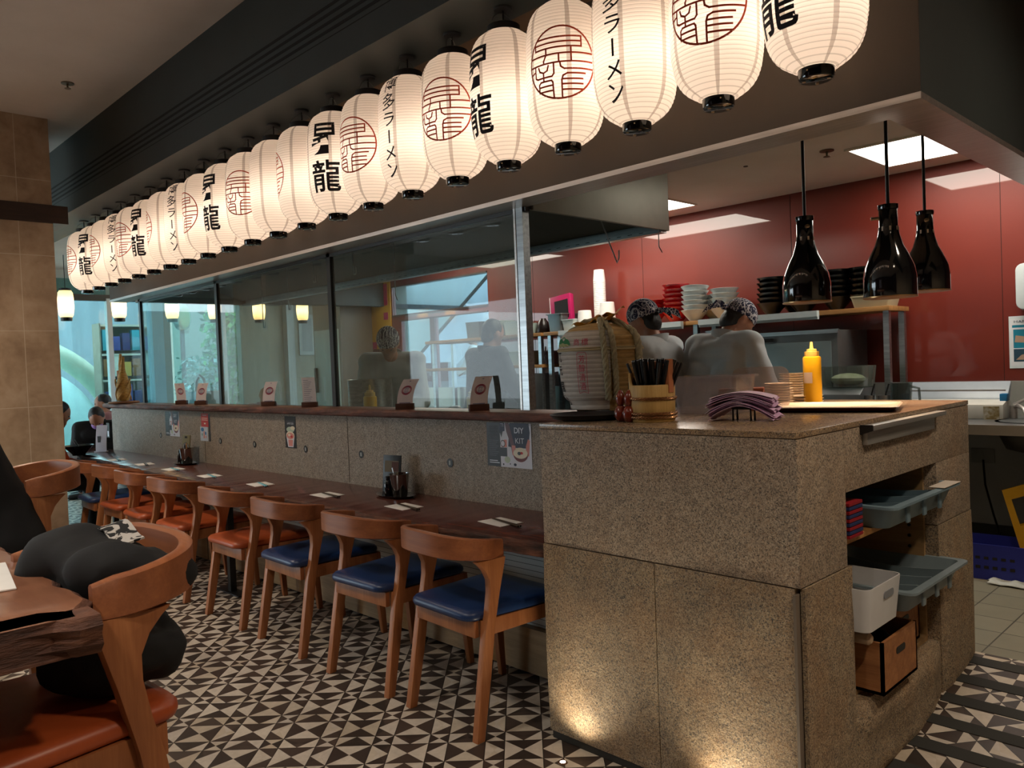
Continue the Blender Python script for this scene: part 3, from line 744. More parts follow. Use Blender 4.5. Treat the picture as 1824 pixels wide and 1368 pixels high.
poster('leaflet', 'pale blue illustrated leaflet hanging under the red one', -3.85, -3.715, .895, 1.0, [flat('#c6d3e2', .5), PM[1], flat('#3a78b4', .5), PM[3], PM[4], PM[5], PM[6], flat('#7aa3a0', .5)], bluel)
poster('leaflet', 'dark narrow leaflet edge behind the red and blue leaflets', -3.70, -3.675, .895, 1.095, [PM[0]], lambda b, F: None, .0009)
poster('sign', 'narrow black notice with a white square at the left end of the granite wall', -5.965, -5.882, .838, .975, PM, lambda b, F: poly(b, F, [(.3, .08), (.8, .08), (.8, .45), (.3, .45)], 1, 1), cat='sign')
for i, x in enumerate((-.961, -1.724, -2.323, -2.987, -3.512, -4.628)):
    b = B(); b.lathe([(0, 0), (.021, 0), (.023, .002), (.0, .0022)], n=24); b.v = [Vector((p.x, -p.z, p.y * 1.0)) for p in b.v]
    t = ob('table_number_disc', b, M_black, loc=(wx(x), yW, wz(.906)), label='black round disc on the granite wall, ' + ('nearest the DIY kit poster by the counter' if i == 0 else ORD[i] + ' from the granite counter'), cat='disc', group='black discs on the granite wall')
    ob('white_mark', B().box(-.007, .007, -.0034, -.0024, -.011, .011), flat('#a9b0ae', .6), t, smooth=0)

# ------------------------------------------------------------------ things on the ledge
def card_stand(x, y, rz, curl, label, kind=0, h=.165):
    t = thing('menu_stand', label, 'menu stand', (x, y, 1.1472), rz, 'card stands on the ledge')
    ob('wooden_block', B().box(-.05, .05, -.016, .016, 0, .033), wood('block_wood', '#3f2218', '#6b3f2c', '#53301f', 'x', .5, 3), t, bevel=.002)
    W_ = .088
    def P(u, v, k=0):   # u across 0..1, v up 0..1, bending over to one side
        s = v * h; bend = curl * v * v
        return Vector(((u - .5) * W_ + .55 * bend, -.001 - .0004 * k + .25 * bend * 0, .018 + s - .25 * abs(curl) * v * v))
    c = ob('card', B().sheet(lambda u, v: P(u, v), 2, 12, .0005), flat('#efe9ee' if kind == 0 else '#e9eaf0', .6), t, smooth=60)
    b = B(); f = lambda a, v: P(a, v, 1) + Vector((0, -.0006, 0))
    if kind == 0:
        for rr in (.30, .24): ribbon(b, [(.5 + rr * math.cos(a), .56 + rr * .53 * math.sin(a)) for a in [2 * PI * k / 28 for k in range(29)]], .03, f, .05, 0)
        put_text(b, '昇', .16, f, 1, 0, w=.3, h=.14, cx=.5, cy=.63); put_text(b, '龍', .16, f, 1, 0, w=.3, h=.14, cx=.5, cy=.48)
        b.add([f(.15, .12), f(.85, .12), f(.85, .09), f(.15, .09)], [(0, 1, 2, 3)], 1); b.add([f(.45, .93), f(.55, .93), f(.55, .9), f(.45, .9)], [(0, 1, 2, 3)], 1)
    else:
        for k in range(12): b.add([f(.12, .9 - k * .07), f(.5 + .3 * ((k * 7) % 4) / 4, .9 - k * .07), f(.5 + .3 * ((k * 7) % 4) / 4, .885 - k * .07), f(.12, .885 - k * .07)], [(0, 1, 2, 3)], 1)
    ob('print', b, [flat('#b4375c', .7), flat('#8f93b4', .7)], c, smooth=0)
    return t
card_stand(-4.630, 0.550, R(35), -.03, 'leftmost white emblem card in a wooden block on the ledge')
card_stand(-4.242, 0.550, R(35), .05, 'white emblem card in a wooden block beside the second dark window post')
card_stand(-3.120, 0.550, R(38), .055, 'white emblem card on the ledge in front of the hazy pane')
card_stand(-2.549, 0.540, R(40), -.01, 'white text menu card in a wooden block on the ledge', 1, .175)
card_stand(-1.509, 0.520, R(38), .08, 'tall curled white emblem card on the ledge in front of the kitchen window')
card_stand(-0.917, 0.530, R(62), .06, 'white emblem card seen nearly edge-on beside the steel window post')
# small boar-like straw ornament at the far end
t = thing('straw_ornament', 'golden straw dragon-boat ornament on a wooden base at the far end of the ledge', 'ornament', (-5.95, .53, 1.1472))
ob('base', B().lathe([(0, 0), (.13, 0), (.14, .008), (.13, .02), (0, .022)], n=32), flat('#8a5a34', .6), t)
M_straw = mottled('straw', '#8c6424', '#d0a04c', 30, .7, .4, (1, 1, 4), bd=.004)
b = B(); b.lathe([(0, .02), (.05, .025), (.062, .09), (.058, .17), (.045, .24), (.028, .3), (0, .33)], n=20); ob('body', b, M_straw, t, smooth=60)
b = B()
for a in range(5):
    w = R(72 * a); b.tube([(.064 * math.cos(w + 2.2 * k / 14), .064 * math.sin(w + 2.2 * k / 14), .03 + .2 * k / 14) for k in range(15)], .007, 6)
ob('plaited_cord', b, M_straw, t)
b = B().tube([(.0, 0, .28), (.01, 0, .36), (.035, 0, .44)], [.03, .022, .012], 8).tube([(-.01, 0, .28), (-.035, 0, .37), (-.03, 0, .47)], [.03, .022, .011], 8); ob('horn', b, M_straw, t)
b = B().tube([(-.03, 0, .19), (-.08, 0, .25), (-.10, 0, .31)], [.028, .024, .018], 8); ob('tail', b, flat('#9c5f35', .6), t)

# ================================================================== PAPER LANTERNS
LH = .515; LZ = .03
LP = [(0, .052), (.02, .076), (.05, .099), (.10, .121), (.17, .135), (.28, .1435), (.5, .146), (.72, .1445), (.84, .137), (.92, .121), (.97, .098), (1, .066)]
def lrad(z):
    u = max(0, min(1, (z - LZ) / LH))
    for (a, r0), (c, r1) in zip(LP, LP[1:]):
        if u <= c:
            k = (u - a) / (c - a)
            return r0 + (r1 - r0) * k
    return LP[-1][1]
def lsm(z): return (lrad(z - .012) + lrad(z - .004) + lrad(z + .004) + lrad(z + .012)) / 4
def on_lantern(a0):
    def f(u, v):       # u metres along the girth, v metres up from mid height
        z = LZ + LH * .5 + v; r = lsm(z) + .0009
        a = a0 + u / .1455
        return (r * math.cos(a), r * math.sin(a), z)
    return f
def wrap_text(b, txt, fn, w, h, cx, cy, bold, rot=False, mi=0):
    vs, fs = text_tris(txt, 1.0, bold)
    if not vs: return
    if rot: vs = [Vector((v.y, -v.x, 0)) for v in vs]
    W = max(v.x for v in vs) - min(v.x for v in vs); H = max(v.y for v in vs) - min(v.y for v in vs)
    vs = [(v.x * w / W, v.y * h / H) for v in vs]
    bm = bmesh.new(); bv = [bm.verts.new((x, y, 0)) for x, y in vs]
    for f in fs:
        try: bm.faces.new([bv[i] for i in f])
        except ValueError: pass
    n = max(2, int(w / .012))
    for i in range(1, n):
        bmesh.ops.bisect_plane(bm, geom=bm.verts[:] + bm.edges[:] + bm.faces[:], plane_co=(-w / 2 + w * i / n, 0, 0), plane_no=(1, 0, 0))
    m = max(2, int(h / .02))
    for i in range(1, m):
        bmesh.ops.bisect_plane(bm, geom=bm.verts[:] + bm.edges[:] + bm.faces[:], plane_co=(0, -h / 2 + h * i / m, 0), plane_no=(0, 1, 0))
    bm.verts.index_update()
    b.add([fn(cx + v.co.x, cy + v.co.y) for v in bm.verts], [tuple(v.index for v in f.verts) for f in bm.faces], mi)
    bm.free()
# shared meshes for the parts
def shade_mesh():
    prof = []; N_ = 126
    for i in range(N_ + 1):
        z = LZ + LH * i / N_
        r = lsm(z) + .0010 * math.cos(2 * PI * (z / .0128 - .5)) if 0 < i < N_ else lrad(z)
        prof.append((r, z))
    b = B(); n = 44; vs = []; fs = []
    for r, z in prof:
        for j in range(n): vs.append((r * math.cos(2 * PI * j / n), r * math.sin(2 * PI * j / n), z))
    for i in range(N_):
        for j in range(n): fs.append((i * n + j, i * n + (j + 1) % n, (i + 1) * n + (j + 1) % n, (i + 1) * n + j))
    b.add(vs, fs); return b
def seal_geo(a0):
    b = B(); f = on_lantern(a0); S_ = .128
    g = lambda u, v: f(u, v)
    def st(pts, w=.0062): ribbon(b, [(x * S_, y * S_) for x, y in pts], w, g, .008)
    st([(math.cos(a), math.sin(a)) for a in [2 * PI * k / 60 for k in range(61)]], .0066)
    st([(-.68, .70), (.6, .70), (.6, .42), (-.78, .42), (-.78, .58)]); st([(-.80, .56), (.6, .56)])
    st([(-.42, .42), (-.42, .24), (-.5, .08), (-.5, 0)]); st([(-.97, .24), (-.05, .24), (-.05, 0)]); st([(-.05, .24), (.96, .24)]); st([(-.99, 0), (.99, 0)])
    st([(.3, .42), (.3, 0)]); st([(-.02, 0), (.0, -.13), (.1, -.2), (.97, -.2)]); st([(-.97, -.2), (-.8, -.14)])
    st([(.7, -.33), (.18, -.33), (.06, -.38), (.02, -.5), (.02, -.99)]); st([(.03, -.48), (.62, -.48)]); st([(.03, -.62), (.62, -.62)]); st([(.03, -.77), (.64, -.77)])
    st([(-.68, -.06), (-.64, -.18), (-.52, -.24), (-.4, -.19), (-.36, -.06)]); st([(-.8, -.02), (-.8, -.33), (-.72, -.37), (-.26, -.37), (-.2, -.3), (-.2, -.02)]); st([(-.52, -.24), (-.52, -.48)])
    st([(-.68, -.72), (-.68, -.54), (-.62, -.48), (-.28, -.48), (-.24, -.54), (-.22, -.97)]); st([(-.68, -.62), (-.23, -.62)]); st([(-.68, -.76), (-.23, -.76)]); st([(-.68, -.70), (-.68, -.74)])
    return b
def kanji_geo(a0):
    b = B(); f = on_lantern(a0)
    wrap_text(b, '昇', f, .150, .158, 0, .098, .012); wrap_text(b, '龍', f, .158, .158, 0, -.088, .012)
    return b
def ramen_geo(a0):
    b = B(); f = on_lantern(a0)
    ys = [.205, .122, .042, -.035, -.108, -.18]
    for ch, y in zip('博多ラーメン', ys):
        if ch == 'ー': wrap_text(b, ch, f, .009, .058, 0, y, .004, True)
        else: wrap_text(b, ch, f, .074 if ch in '博多' else .060, .074 if ch in '博多' else .058, 0, y, .006)
    return b
def caps():
    base = B().lathe([(0, 0), (.044, 0), (.0485, .003), (.050, .008), (.0505, .030), (.046, .033), (0, .033)], n=36)
    lights = B()
    for k in range(4):
        a = R(45 + 90 * k); lights.lathe([(0, -.0008), (.0055, -.0008), (.0055, .001), (0, .001)], (.034 * math.cos(a), .034 * math.sin(a), 0), 12)
        lights.T = None
    for k in range(3):
        a = R(20 + 120 * k); lights.ball((.0505 * math.cos(a), .0505 * math.sin(a), .019), .0026, 8)
    top = B().lathe([(.0, .556), (.05, .556), (.064, .552), (.067, .545), (.067, .572), (.060, .576), (0, .576)], n=36)
    hang = B().tube([(-.058, 0, .568)] + [(-.058 * math.cos(R(180 * k / 12)) , 0, .574 + .052 * math.sin(R(180 * k / 12))) for k in range(13)], .0018, 6)
    cord = B().cyl((0, 0, .57), (0, 0, .64), .0035, n=8)
    rose = B().lathe([(0, .638), (.036, .638), (.039, .641), (.039, .662), (0, .662)], n=30)
    return base, lights, top, hang, cord, rose
xs0, spc = .971, .31941
cs_ = (1.9882 , -2.0659)
DES = [('k', -48), ('s', -12), ('r', -29), ('s', -6), ('k', -53), ('s', -22), ('r', -40), ('s', -40), ('k', -22), ('s', -98), ('r', -105), ('s', -25), ('k', -50), ('s', -71), ('r', -40), ('s', -100), ('k', -51), ('s', -62), ('r', -33), ('s', -79), ('k', -49), ('s', -80)]
NAMES = {'k': 'two bold characters', 's': 'a red seal', 'r': 'six slim characters'}
bs = caps(); proto = {}
shade = shade_mesh()
def make_lantern(kind, lab):
    t = thing('paper_lantern', lab, 'lantern', group='paper lanterns under the beam')
    ob('paper_shade', shade, M_paper, t, smooth=180)
    ob('base_cap', bs[0], M_gloss, t); ob('cap_lights', bs[1], emit('cap_light', '#ffd7a8', 1.6) if False else flat('#d8b890', .3), t)
    ob('top_ring', bs[2], M_black, t); ob('hanging_wire', bs[3], flat('#8a8a86', .4, .8), t); ob('cord', bs[4], M_black, t); ob('ceiling_rose', bs[5], flat('#23262a', .5), t)
    if kind == 'r': ob('lettering', ramen_geo(0), M_ink, t, smooth=0); ob('seal_mark', seal_geo(PI), M_redink, t, smooth=0)
    else: ob('lettering', kanji_geo(PI if kind == 's' else 0), M_ink, t, smooth=0); ob('seal_mark', seal_geo(0 if kind == 's' else PI), M_redink, t, smooth=0)
    L = bpy.data.lights.new('lantern_bulb', 'POINT'); L.energy = LANTERN_W; L.color = (1.0, .87, .73); L.shadow_soft_size = .045
    o = bpy.data.objects.new('lantern_bulb', L); COL.objects.link(o); o.parent = t; o.location = (0, 0, .24)
    return t
LANTERN_W = 1.9
for i, (k, off) in enumerate(DES):
    x = xs0 - i * spc
    ang = math.atan2(cs_[1] - .2, cs_[0] - x)     # outward direction facing the room
    rz = ang + R(off)
    lab = 'paper lantern showing %s, %s' % (NAMES[k] if abs(off) < 95 else 'its plain side', 'first at the right end of the row' if i == 0 else ('last at the left end of the row' if i == 21 else ORD[i] + ' from the right end'))
    if k not in proto: t = make_lantern(k, lab); proto[k] = t
    else: t = dup(proto[k], label=lab)
    t.location = (x, .2, 2.153); t.rotation_euler = (0, 0, rz)
# row of small pendants by the street windows
def small_lantern(lab):
    t = thing('pendant_lamp', lab, 'pendant lamp', group='small paper pendants by the street window')
    m = NT('small_shade'); c = m.n('ShaderNodeBsdfTranslucent'); c.inputs[0].default_value = srgb('#f3dcb4'); d = m.n('ShaderNodeBsdfDiffuse'); d.inputs[0].default_value = srgb('#f3dcb4')
    mx = m.n('ShaderNodeMixShader'); m.l(c.outputs[0], mx.inputs[1]); m.l(d.outputs[0], mx.inputs[2]); m.l(mx.outputs[0], m.out.inputs[0])
    ob('paper_shade', B().lathe([(.06, .03), (.075, .06), (.082, .14), (.082, .25), (.076, .31), (.062, .335)], n=28), m.m, t, smooth=60)
    bpy.data.objects[t.children[0].name].data.polygons.foreach_set('use_smooth', [True] * len(t.children[0].data.polygons))
    ob('base_cap', B().lathe([(0, -.01), (.058, -.01), (.06, .0), (.06, .032), (0, .034)], n=28), M_black, t)
    ob('top_cap', B().lathe([(0, .332), (.062, .332), (.062, .362), (0, .365)], n=28), M_black, t)
    ob('cord', B().cyl((0, 0, .36), (0, 0, .74), .004, n=8), M_black, t)
    L = bpy.data.lights.new('pendant_bulb', 'POINT'); L.energy = 4.5; L.color = (1.0, .8, .55); L.shadow_soft_size = .03
    o = bpy.data.objects.new('pendant_bulb', L); COL.objects.link(o); o.parent = t; o.location = (0, 0, .17)
    return t
pl = None
for i, y in enumerate((.63, 1.2, 1.82, 2.36, 2.97, 3.62)):
    lab = 'small glowing paper pendant near the street window, ' + ('beside the stone column' if i == 0 else ORD[i] + ' from the stone column')
    pl = small_lantern(lab) if i == 0 else dup(pl, label=lab)
    pl.location = (-8.0, y, 2.075)

# ================================================================== KITCHEN
KF = .1208
# glass screen on the ledge
gs = struct('window_3', B().box(-.66, -.615, .578, .622, 1.15, 2.1), M_steel)
for x in (-2.33, -3.965, -5.59): struct('screen_post', B().box(x - .02, x + .02, .585, .615, 1.15, 2.1), flat('#20262a', .35), gs)
struct('top_channel', B().box(-5.62, -.60, .585, .615, 2.08, 2.1), M_blackm, gs)
struct('glass_pane', B().box(-2.31, -.66, .597, .603, 1.151, 2.09), glass_mat('screen_glass_clear', '#e6efec', .10, '#a6b2ae'), gs)
struct('glass_pane', B().box(-3.945, -2.35, .597, .603, 1.151, 2.09), glass_mat('screen_glass_misty', '#d4dedb', .15, '#aeb6b0'), gs)
struct('glass_pane', B().box(-5.57, -3.985, .597, .603, 1.151, 2.09), glass_mat('screen_glass_blue', '#d9eef2', .05, '#a6c0c4'), gs)
struct('steel_edge', B().box(-.672, -.66, .575, .58, 1.151, 2.1), M_trim, gs)

# extractor hood
hd = thing('extractor_hood', 'long grey steel extractor hood hanging over the kitchen line', 'extractor hood')
ob('end_panel', B().box(-.60, -.58, .62, 1.72, 2.085, 2.53), M_hood, hd, bevel=.003)
ob('end_panel', B().box(-5.78, -5.76, .62, 1.72, 2.085, 2.53), M_hood, hd, bevel=.003)
ob('front_panel', B().box(-5.76, -.60, .62, .635, 2.09, 2.53), M_dsteel, hd, smooth=0)
ob('filter_bank', B().prism([(1.66, 2.13), (.66, 2.46), (.66, 2.49), (1.68, 2.16)], -5.76, -.60, 'x'), mottled('dark_filter', '#3c3d3a', '#4a4b47', 2, .5, metal=.5), hd, smooth=0)  # filter metal darker than the hood panels
b = B().box(-5.76, -.60, 1.665, 1.72, 2.075, 2.10).box(-5.76, -.60, 1.70, 1.72, 2.10, 2.53)
ob('gutter', b, M_steel, hd, smooth=0)
b = B()
for k in range(60): b.box(-.75 - k * .08, -.72 - k * .08, 1.663, 1.668, 2.088, 2.091)
ob('gutter_slots', b, M_slot, hd, smooth=0)
def hook(name, lab, x, y, z0, z1, loop, grp, m=None):
    b = B()
    b.tube([(0, 0, z1 - z0), (0, 0, .045)], .003, 6).tube([(0, 0, .05)] + [(.018 - .018 * math.cos(R(200 * k / 10)) if loop else .02 * math.sin(R(180 * k / 10)), 0, .05 - (.05 if loop else .035) * math.sin(R(180 * k / 10))) for k in range(11)], .0032, 6)
    if loop: b.tube([(.004, 0, .06), (.004, 0, .0)], .007, 8, flat=.5)
    return ob(name, b, m or M_steel, loc=(x, y, z0), label=lab, cat='hook', group=grp)
GH = 'steel hooks hanging from the hood'
ob('hanging_hook', B().tube([(0, 0, .17), (-.05, .0, .12), (0, .05, -.10), (.04, .06, -.21), (.06, .05, -.19), (.07, .04, -.15)], .004, 6), M_steel, loc=(-.64, 1.2, 2.09), label='bent steel hook hanging from the open end of the hood', cat='hook', group=GH)
hook('hanging_hook', 'straight steel hook hanging at the far corner of the hood', -.585, 1.62, 1.94, 2.09, False, GH)
for i, (x, z0, z1) in enumerate(((-2.14, 1.79, 2.2), (-2.61, 2.02, 2.2), (-3.13, 2.02, 2.2), (-3.51, 1.85, 2.2), (-3.93, 1.74, 2.2))):
    hook('hanging_hook', 'thin steel hook hanging behind the glass screen, ' + ORD[i] + ' from the steel post', x, .95, z0, 2.42, i != 0, GH)

# ceiling fittings
Mpan = emit('panel_diffuser', '#fff6e6', 12.0)
for i, (x0, x1) in enumerate(((.085, 1.02), (-2.5, -1.33), (-4.9, -3.72))):
    t = thing('ceiling_panel_light', 'square white panel light in the kitchen ceiling, ' + ('over the heat lamps' if i == 0 else 'beside the hood end' if i == 1 else 'behind the hood at the far end'), 'ceiling light', group='panel lights in the kitchen ceiling')
    ob('diffuser', B().box(x0, x1, 2.57, 3.17, 2.524, 2.529), Mpan, t, smooth=0)
    ob('frame', B().box(x0 - .02, x0, 2.55, 3.19, 2.518, 2.53).box(x1, x1 + .01, 2.55, 3.19, 2.518, 2.53).box(x0, x1, 2.55, 2.57, 2.518, 2.53).box(x0, x1, 3.17, 3.19, 2.518, 2.53), M_kceil, t, smooth=0)
def sprinkler(loc, lab):
    t = thing('sprinkler', lab, 'sprinkler', loc, 0, 'ceiling sprinklers')
    ob('plate', B().lathe([(0, 0), (.04, 0), (.04, -.006), (0, -.008)], n=24), flat('#6e6250', .4, .6), t); ob('head', B().cyl((0, 0, -.006), (0, 0, -.035), .006, n=10).lathe([(0, -.035), (.02, -.035), (.02, -.038), (0, -.038)], n=16), flat('#6a5a44', .4, .7), t)
sprinkler((-.004, 2.48, 2.53), 'small brass sprinkler in the kitchen ceiling near the panel light')
sprinkler((-3.96, -.378, 3.4), 'small sprinkler in the pale dining room ceiling beside the column')
ob('detector', B().lathe([(0, 0), (.014, 0), (.014, -.004), (0, -.004)], n=16), flat('#4a4034', .6), loc=(-.485, 2.42, 2.53), label='tiny dark detector dot in the kitchen ceiling', cat='detector')

# heat lamps
M_shade = flat('#0a0c10', .10, coat=.8)
def heat_lamp(x, y, z, lab, rz):
    t = thing('heat_lamp', lab, 'heat lamp', (x, y, z), rz, 'black heat lamps over the counter')
    prof = [(.092, 0), (.0945, .006), (.0945, .075), (.088, .115), (.070, .16), (.052, .195), (.040, .235), (.034, .27), (.033, .335), (.031, .338), (.0295, .27), (.05, .19), (.085, .11), (.091, .07), (.091, .001)]
    ob('lamp_shade', B().lathe(prof, n=48), M_shade, t, smooth=50)
    ob('rim', B().lathe([(.0915, -.002), (.096, -.002), (.096, .003), (.0915, .003)], n=48), flat('#c9a070', .3, .8), t)
    b = B()
    for k in range(8): a = R(45 * k); b.box(-.0035, .0035, -.0355, -.033, .245, .27); 
    b = B()
    for k in range(8):
        a = R(45 * k + 10); M_ = Matrix.Rotation(a, 4, 'Z'); b.T = M_; b.box(.0355, .037, -.0035, .0035, .243, .268)
    b.T = None; ob('vent_slots', b, flat('#c8b8a4', .4), t, smooth=0)
    ob('neck', B().lathe([(0, .335), (.036, .335), (.037, .34), (.037, .352), (0, .352)], n=28), M_shade, t)
    o = ob('switch', B().cyl((.033, 0, .305), (.055, 0, .305), .006, n=10).ball((.058, 0, .305), (.004, .011, .008), 10), flat('#8d7f68', .3, .9), t)
    ob('stem', B().cyl((0, 0, .35), (0, 0, 2.53 - z), .0065, n=10), M_black, t)
    ob('bulb', B().ball((0, 0, .055), (.05, .05, .045), 16), emit('heat_bulb', '#ffb070', 14), t)
    L = bpy.data.lights.new('heat_lamp_light', 'SPOT'); L.energy = HEAT_W; L.color = (1.0, .66, .40); L.spot_size = R(105); L.spot_blend = .5; L.shadow_soft_size = .05
    o = bpy.data.objects.new('heat_lamp_light', L); COL.objects.link(o); o.parent = t; o.location = (0, 0, .002)
HEAT_W = 45
heat_lamp(.50, 1.10, 1.575, 'glossy black heat lamp, leftmost of the three over the serving counter', R(-55))
heat_lamp(.83, 1.10, 1.567, 'glossy black heat lamp, front right of the three over the serving counter', R(-160))
heat_lamp(.765, 1.70, 1.618, 'glossy black heat lamp, rear right of the three over the serving counter', R(-65))

# back bench, splashback, lower wall
struct('wall_lower', B().box(-6.2, 4.5, 3.462, 3.47, KF, .92), mottled('kitchen_wall_panel', '#a9b3ba', '#bcc5ca', 1.5, .5))
struct('baseboard_back', B().box(-6.2, 4.5, 3.44, 3.462, KF, .26), flat('#3e4244', .6))
bn = thing('steel_bench', 'long stainless steel bench along the red back wall', 'bench')
def ring_hole(b, x0, x1, y0, y1, cx, cy, r, z0, z1, n=32):
    """slab with a round hole"""
    for z in (z0, z1): pass
    vs = []; fs = []
    for k in range(n):
        a = 2 * PI * k / n; dx, dy = math.cos(a), math.sin(a)
        s = min((x1 - cx) / dx if dx > 1e-9 else 1e9, (x0 - cx) / dx if dx < -1e-9 else 1e9, (y1 - cy) / dy if dy > 1e-9 else 1e9, (y0 - cy) / dy if dy < -1e-9 else 1e9)
        for (px, py) in ((cx + dx * r, cy + dy * r), (cx + dx * s, cy + dy * s)):
            for z in (z0, z1): vs.append((px, py, z))
    for k in range(n):
        i, j = 4 * k, 4 * ((k + 1) % n)
        fs += [(i + 1, i + 3, j + 3, j + 1), (i, j, j + 2, i + 2), (i, i + 1, j + 1, j), (i + 2, j + 2, j + 3, i + 3)]
    b.add(vs, fs)
SX, SY, SR = .86, 3.06, .17
b = B().box(-5.9, .45, 2.76, 3.46, .925, .94).box(1.25, 2.6, 2.76, 3.46, .925, .94); ring_hole(b, .45, 1.25, 2.76, 3.46, SX, SY, SR, .925, .94)
ob('bench_top', b, M_steel, bn, smooth=0)
ob('front_lip', B().box(-5.9, 2.6, 2.745, 2.76, .885, .94), mottled('lip_steel', '#a8a49a', '#bdb9ae', 3, .35, metal=.8), bn, smooth=0)
ob('splashback', B().box(-5.9, 2.6, 3.452, 3.46, .94, 1.15), mottled('splash_steel', '#b9bab2', '#c8c9c2', 3, .4, metal=.5), bn, smooth=0)
ob('sink_basin', B().lathe([(SR + .018, .942), (SR, .942), (SR - .02, .86), (.12, .79), (.03, .77), (0, .77)], (SX, SY, 0), 36), M_dsteel, bn, smooth=60)
ob('sink_bowl_outside', B().lathe([(SR + .01, .924), (SR, .86), (.135, .785), (.05, .762), (0, .762)], (SX, SY, 0), 36), flat('#4a4540', .45, .5), bn, smooth=60)
ob('waste_pipe', B().cyl((SX - .0, SY, .765), (SX, SY, .70), .045, n=20), M_blackm, bn)
ob('waste_pipe', B().tube([(SX - .02, SY, .71), (SX - .02, SY, .56), (SX, SY, .5), (SX + .05, SY + .03, .48), (SX + .09, SY + .05, .52), (SX + .09, SY + .05, .70)], .024, 14).cyl((SX - .02, SY, .70), (SX - .02, SY, .715), .032, n=18), M_white, bn)
for x in (-5.85, -4.2, -2.6, -1.0, .30, 2.5):
    ob('leg', B().box(x - .018, x + .018, 2.79, 2.826, KF, .925), M_steel, bn, smooth=0)
ob('cupboard_side', B().box(1.045, 1.075, 2.77, 3.45, KF, .9), M_dsteel, bn, smooth=0)
ob('under_panel', B().box(-5.9, .26, 2.80, 2.83, KF, .885), M_dsteel, bn, smooth=0)
t = thing('tap', 'chrome mixer tap beside the round sink', 'tap', (.72, 3.24, .94))
ob('body', B().cyl((0, 0, 0), (0, 0, .075), .02, n=18).tube([(0, 0, .06), (.03, -.03, .075), (.07, -.08, .06), (.085, -.10, .03)], [.012, .012, .011, .011], 12), M_trim, t)
ob('lever', B().tube([(0, 0, .078), (.06, .0, .11), (.12, .01, .135)], [.011, .008, .006], 8), M_trim, t)
# front bench behind the half wall
ob('prep_bench', B().box(-5.9, -.15, .66, 1.32, .90, .94).box(-5.9, -.15, .68, 1.30, KF, .90), M_steel, smooth=0, label='steel prep bench behind the half wall under the glass screen', cat='bench')

# film dispenser
t = thing('film_dispenser', 'long white and grey film dispenser on the steel bench', 'dispenser', (.40, 3.22, .94), R(2))
ob('body', B().prism([(-.10, 0), (.10, 0), (.10, .10), (.02, .11), (-.10, .085)], -.29, .29, 'x'), flat('#d4d3cb', .5), t, bevel=.006)
ob('lid', B().prism([(.02, .11), (.10, .115), (.15, .205), (.13, .213), (.03, .125)], -.285, .285, 'x'), flat('#9fa9b2', .35), t, bevel=.004)
ob('cutter_bar', B().box(-.27, .27, .065, .08, .155, .165), M_trim, t, smooth=0)
for s_ in (-1, 1): ob('end_clip', B().box(s_ * .275 - .02, s_ * .275 + .02, -.02, .04, .10, .145), flat('#1f6f9f', .4), t, bevel=.006)
ob('tape_patch', B().box(.19, .27, -.105, -.099, .0, .075), mottled('scorched_plastic', '#2a2016', '#d4d3cb', 14, .6, mid='#8a7648'), t, smooth=0)
# wall notices, towel dispenser, socket, floor things
b = B(); P_ = lambda a, c: (.656 + .29 * a, 3.4655, 1.235 + .295 * c)
b.box(.650, .955, 3.466, 3.4695, 1.225, 1.54, 0)
def wp(pts, mi, k=0): b.add([(x, y - .0005 * k, z) for x, y, z in [P_(a, c) for a, c in pts]], [tuple(range(len(pts)))], mi)
wp([(0, .02), (.98, .02), (.98, .98), (0, .98)], 1); wp([(.04, .80), (1, .80), (1, .85), (.04, .85)], 2, 1); wp([(.06, .38), (1, .38), (1, .76), (.06, .76)], 2, 1); wp([(.06, .10), (1, .10), (1, .36), (.06, .36)], 3, 1)
wp([(.08, .5), (.3, .48), (.34, .6), (.1, .64)], 4, 2); wp([(.36, .42), (.7, .42), (.6, .66), (.45, .62)], 1, 2); wp([(.1, .14), (.8, .14), (.5, .3), (.2, .24)], 4, 2)
put_text(b, 'HAND WASHING', .05, lambda u, v: (.656 + .29 * u, 3.4645, 1.235 + .295 * v), 3, 0, w=.85, h=.05, cx=.5, cy=.92)
ob('safety_poster', b, [flat('#dfe8ea', .4), flat('#e9edf0', .5), flat('#1d86a0', .5), flat('#2a4a5c', .5), flat('#b89a84', .5)], smooth=0, label='laminated blue and white safety poster on the red wall', cat='poster')
b = B().loft([[(x, 3.47 - .02 - .10 * 0, z) for x, z in rrect(.26, .28, .03, 4, (.84, 1.71))], [(x, 3.36, z) for x, z in rrect(.25, .27, .04, 4, (.84, 1.71))]])
ob('towel_dispenser', b, flat('#cfd8da', .35), bevel=.006, label='pale paper towel dispenser on the red wall above the poster', cat='dispenser')
ob('wall_socket', B().box(.43, .56, 3.452, 3.462, .64, .73).box(.45, .50, 3.449, 3.453, .66, .71), flat('#8d979e', .4), bevel=.002, label='pale twin wall socket under the steel bench', cat='socket')
t = thing('wet_floor_sign', 'yellow folding wet floor sign leaning under the sink', 'floor sign', (.83, 2.93, KF))
def leaf(y0, y1):
    b = B(); b.loft([[(x, y0, z) for x, z in ((-.13, 0), (.13, 0), (.07, .54), (-.07, .54))], [(x, y0 + .012, z) for x, z in ((-.13, 0), (.13, 0), (.07, .54), (-.07, .54))]]); return b
M_yel = flat('#b98d10', .45)
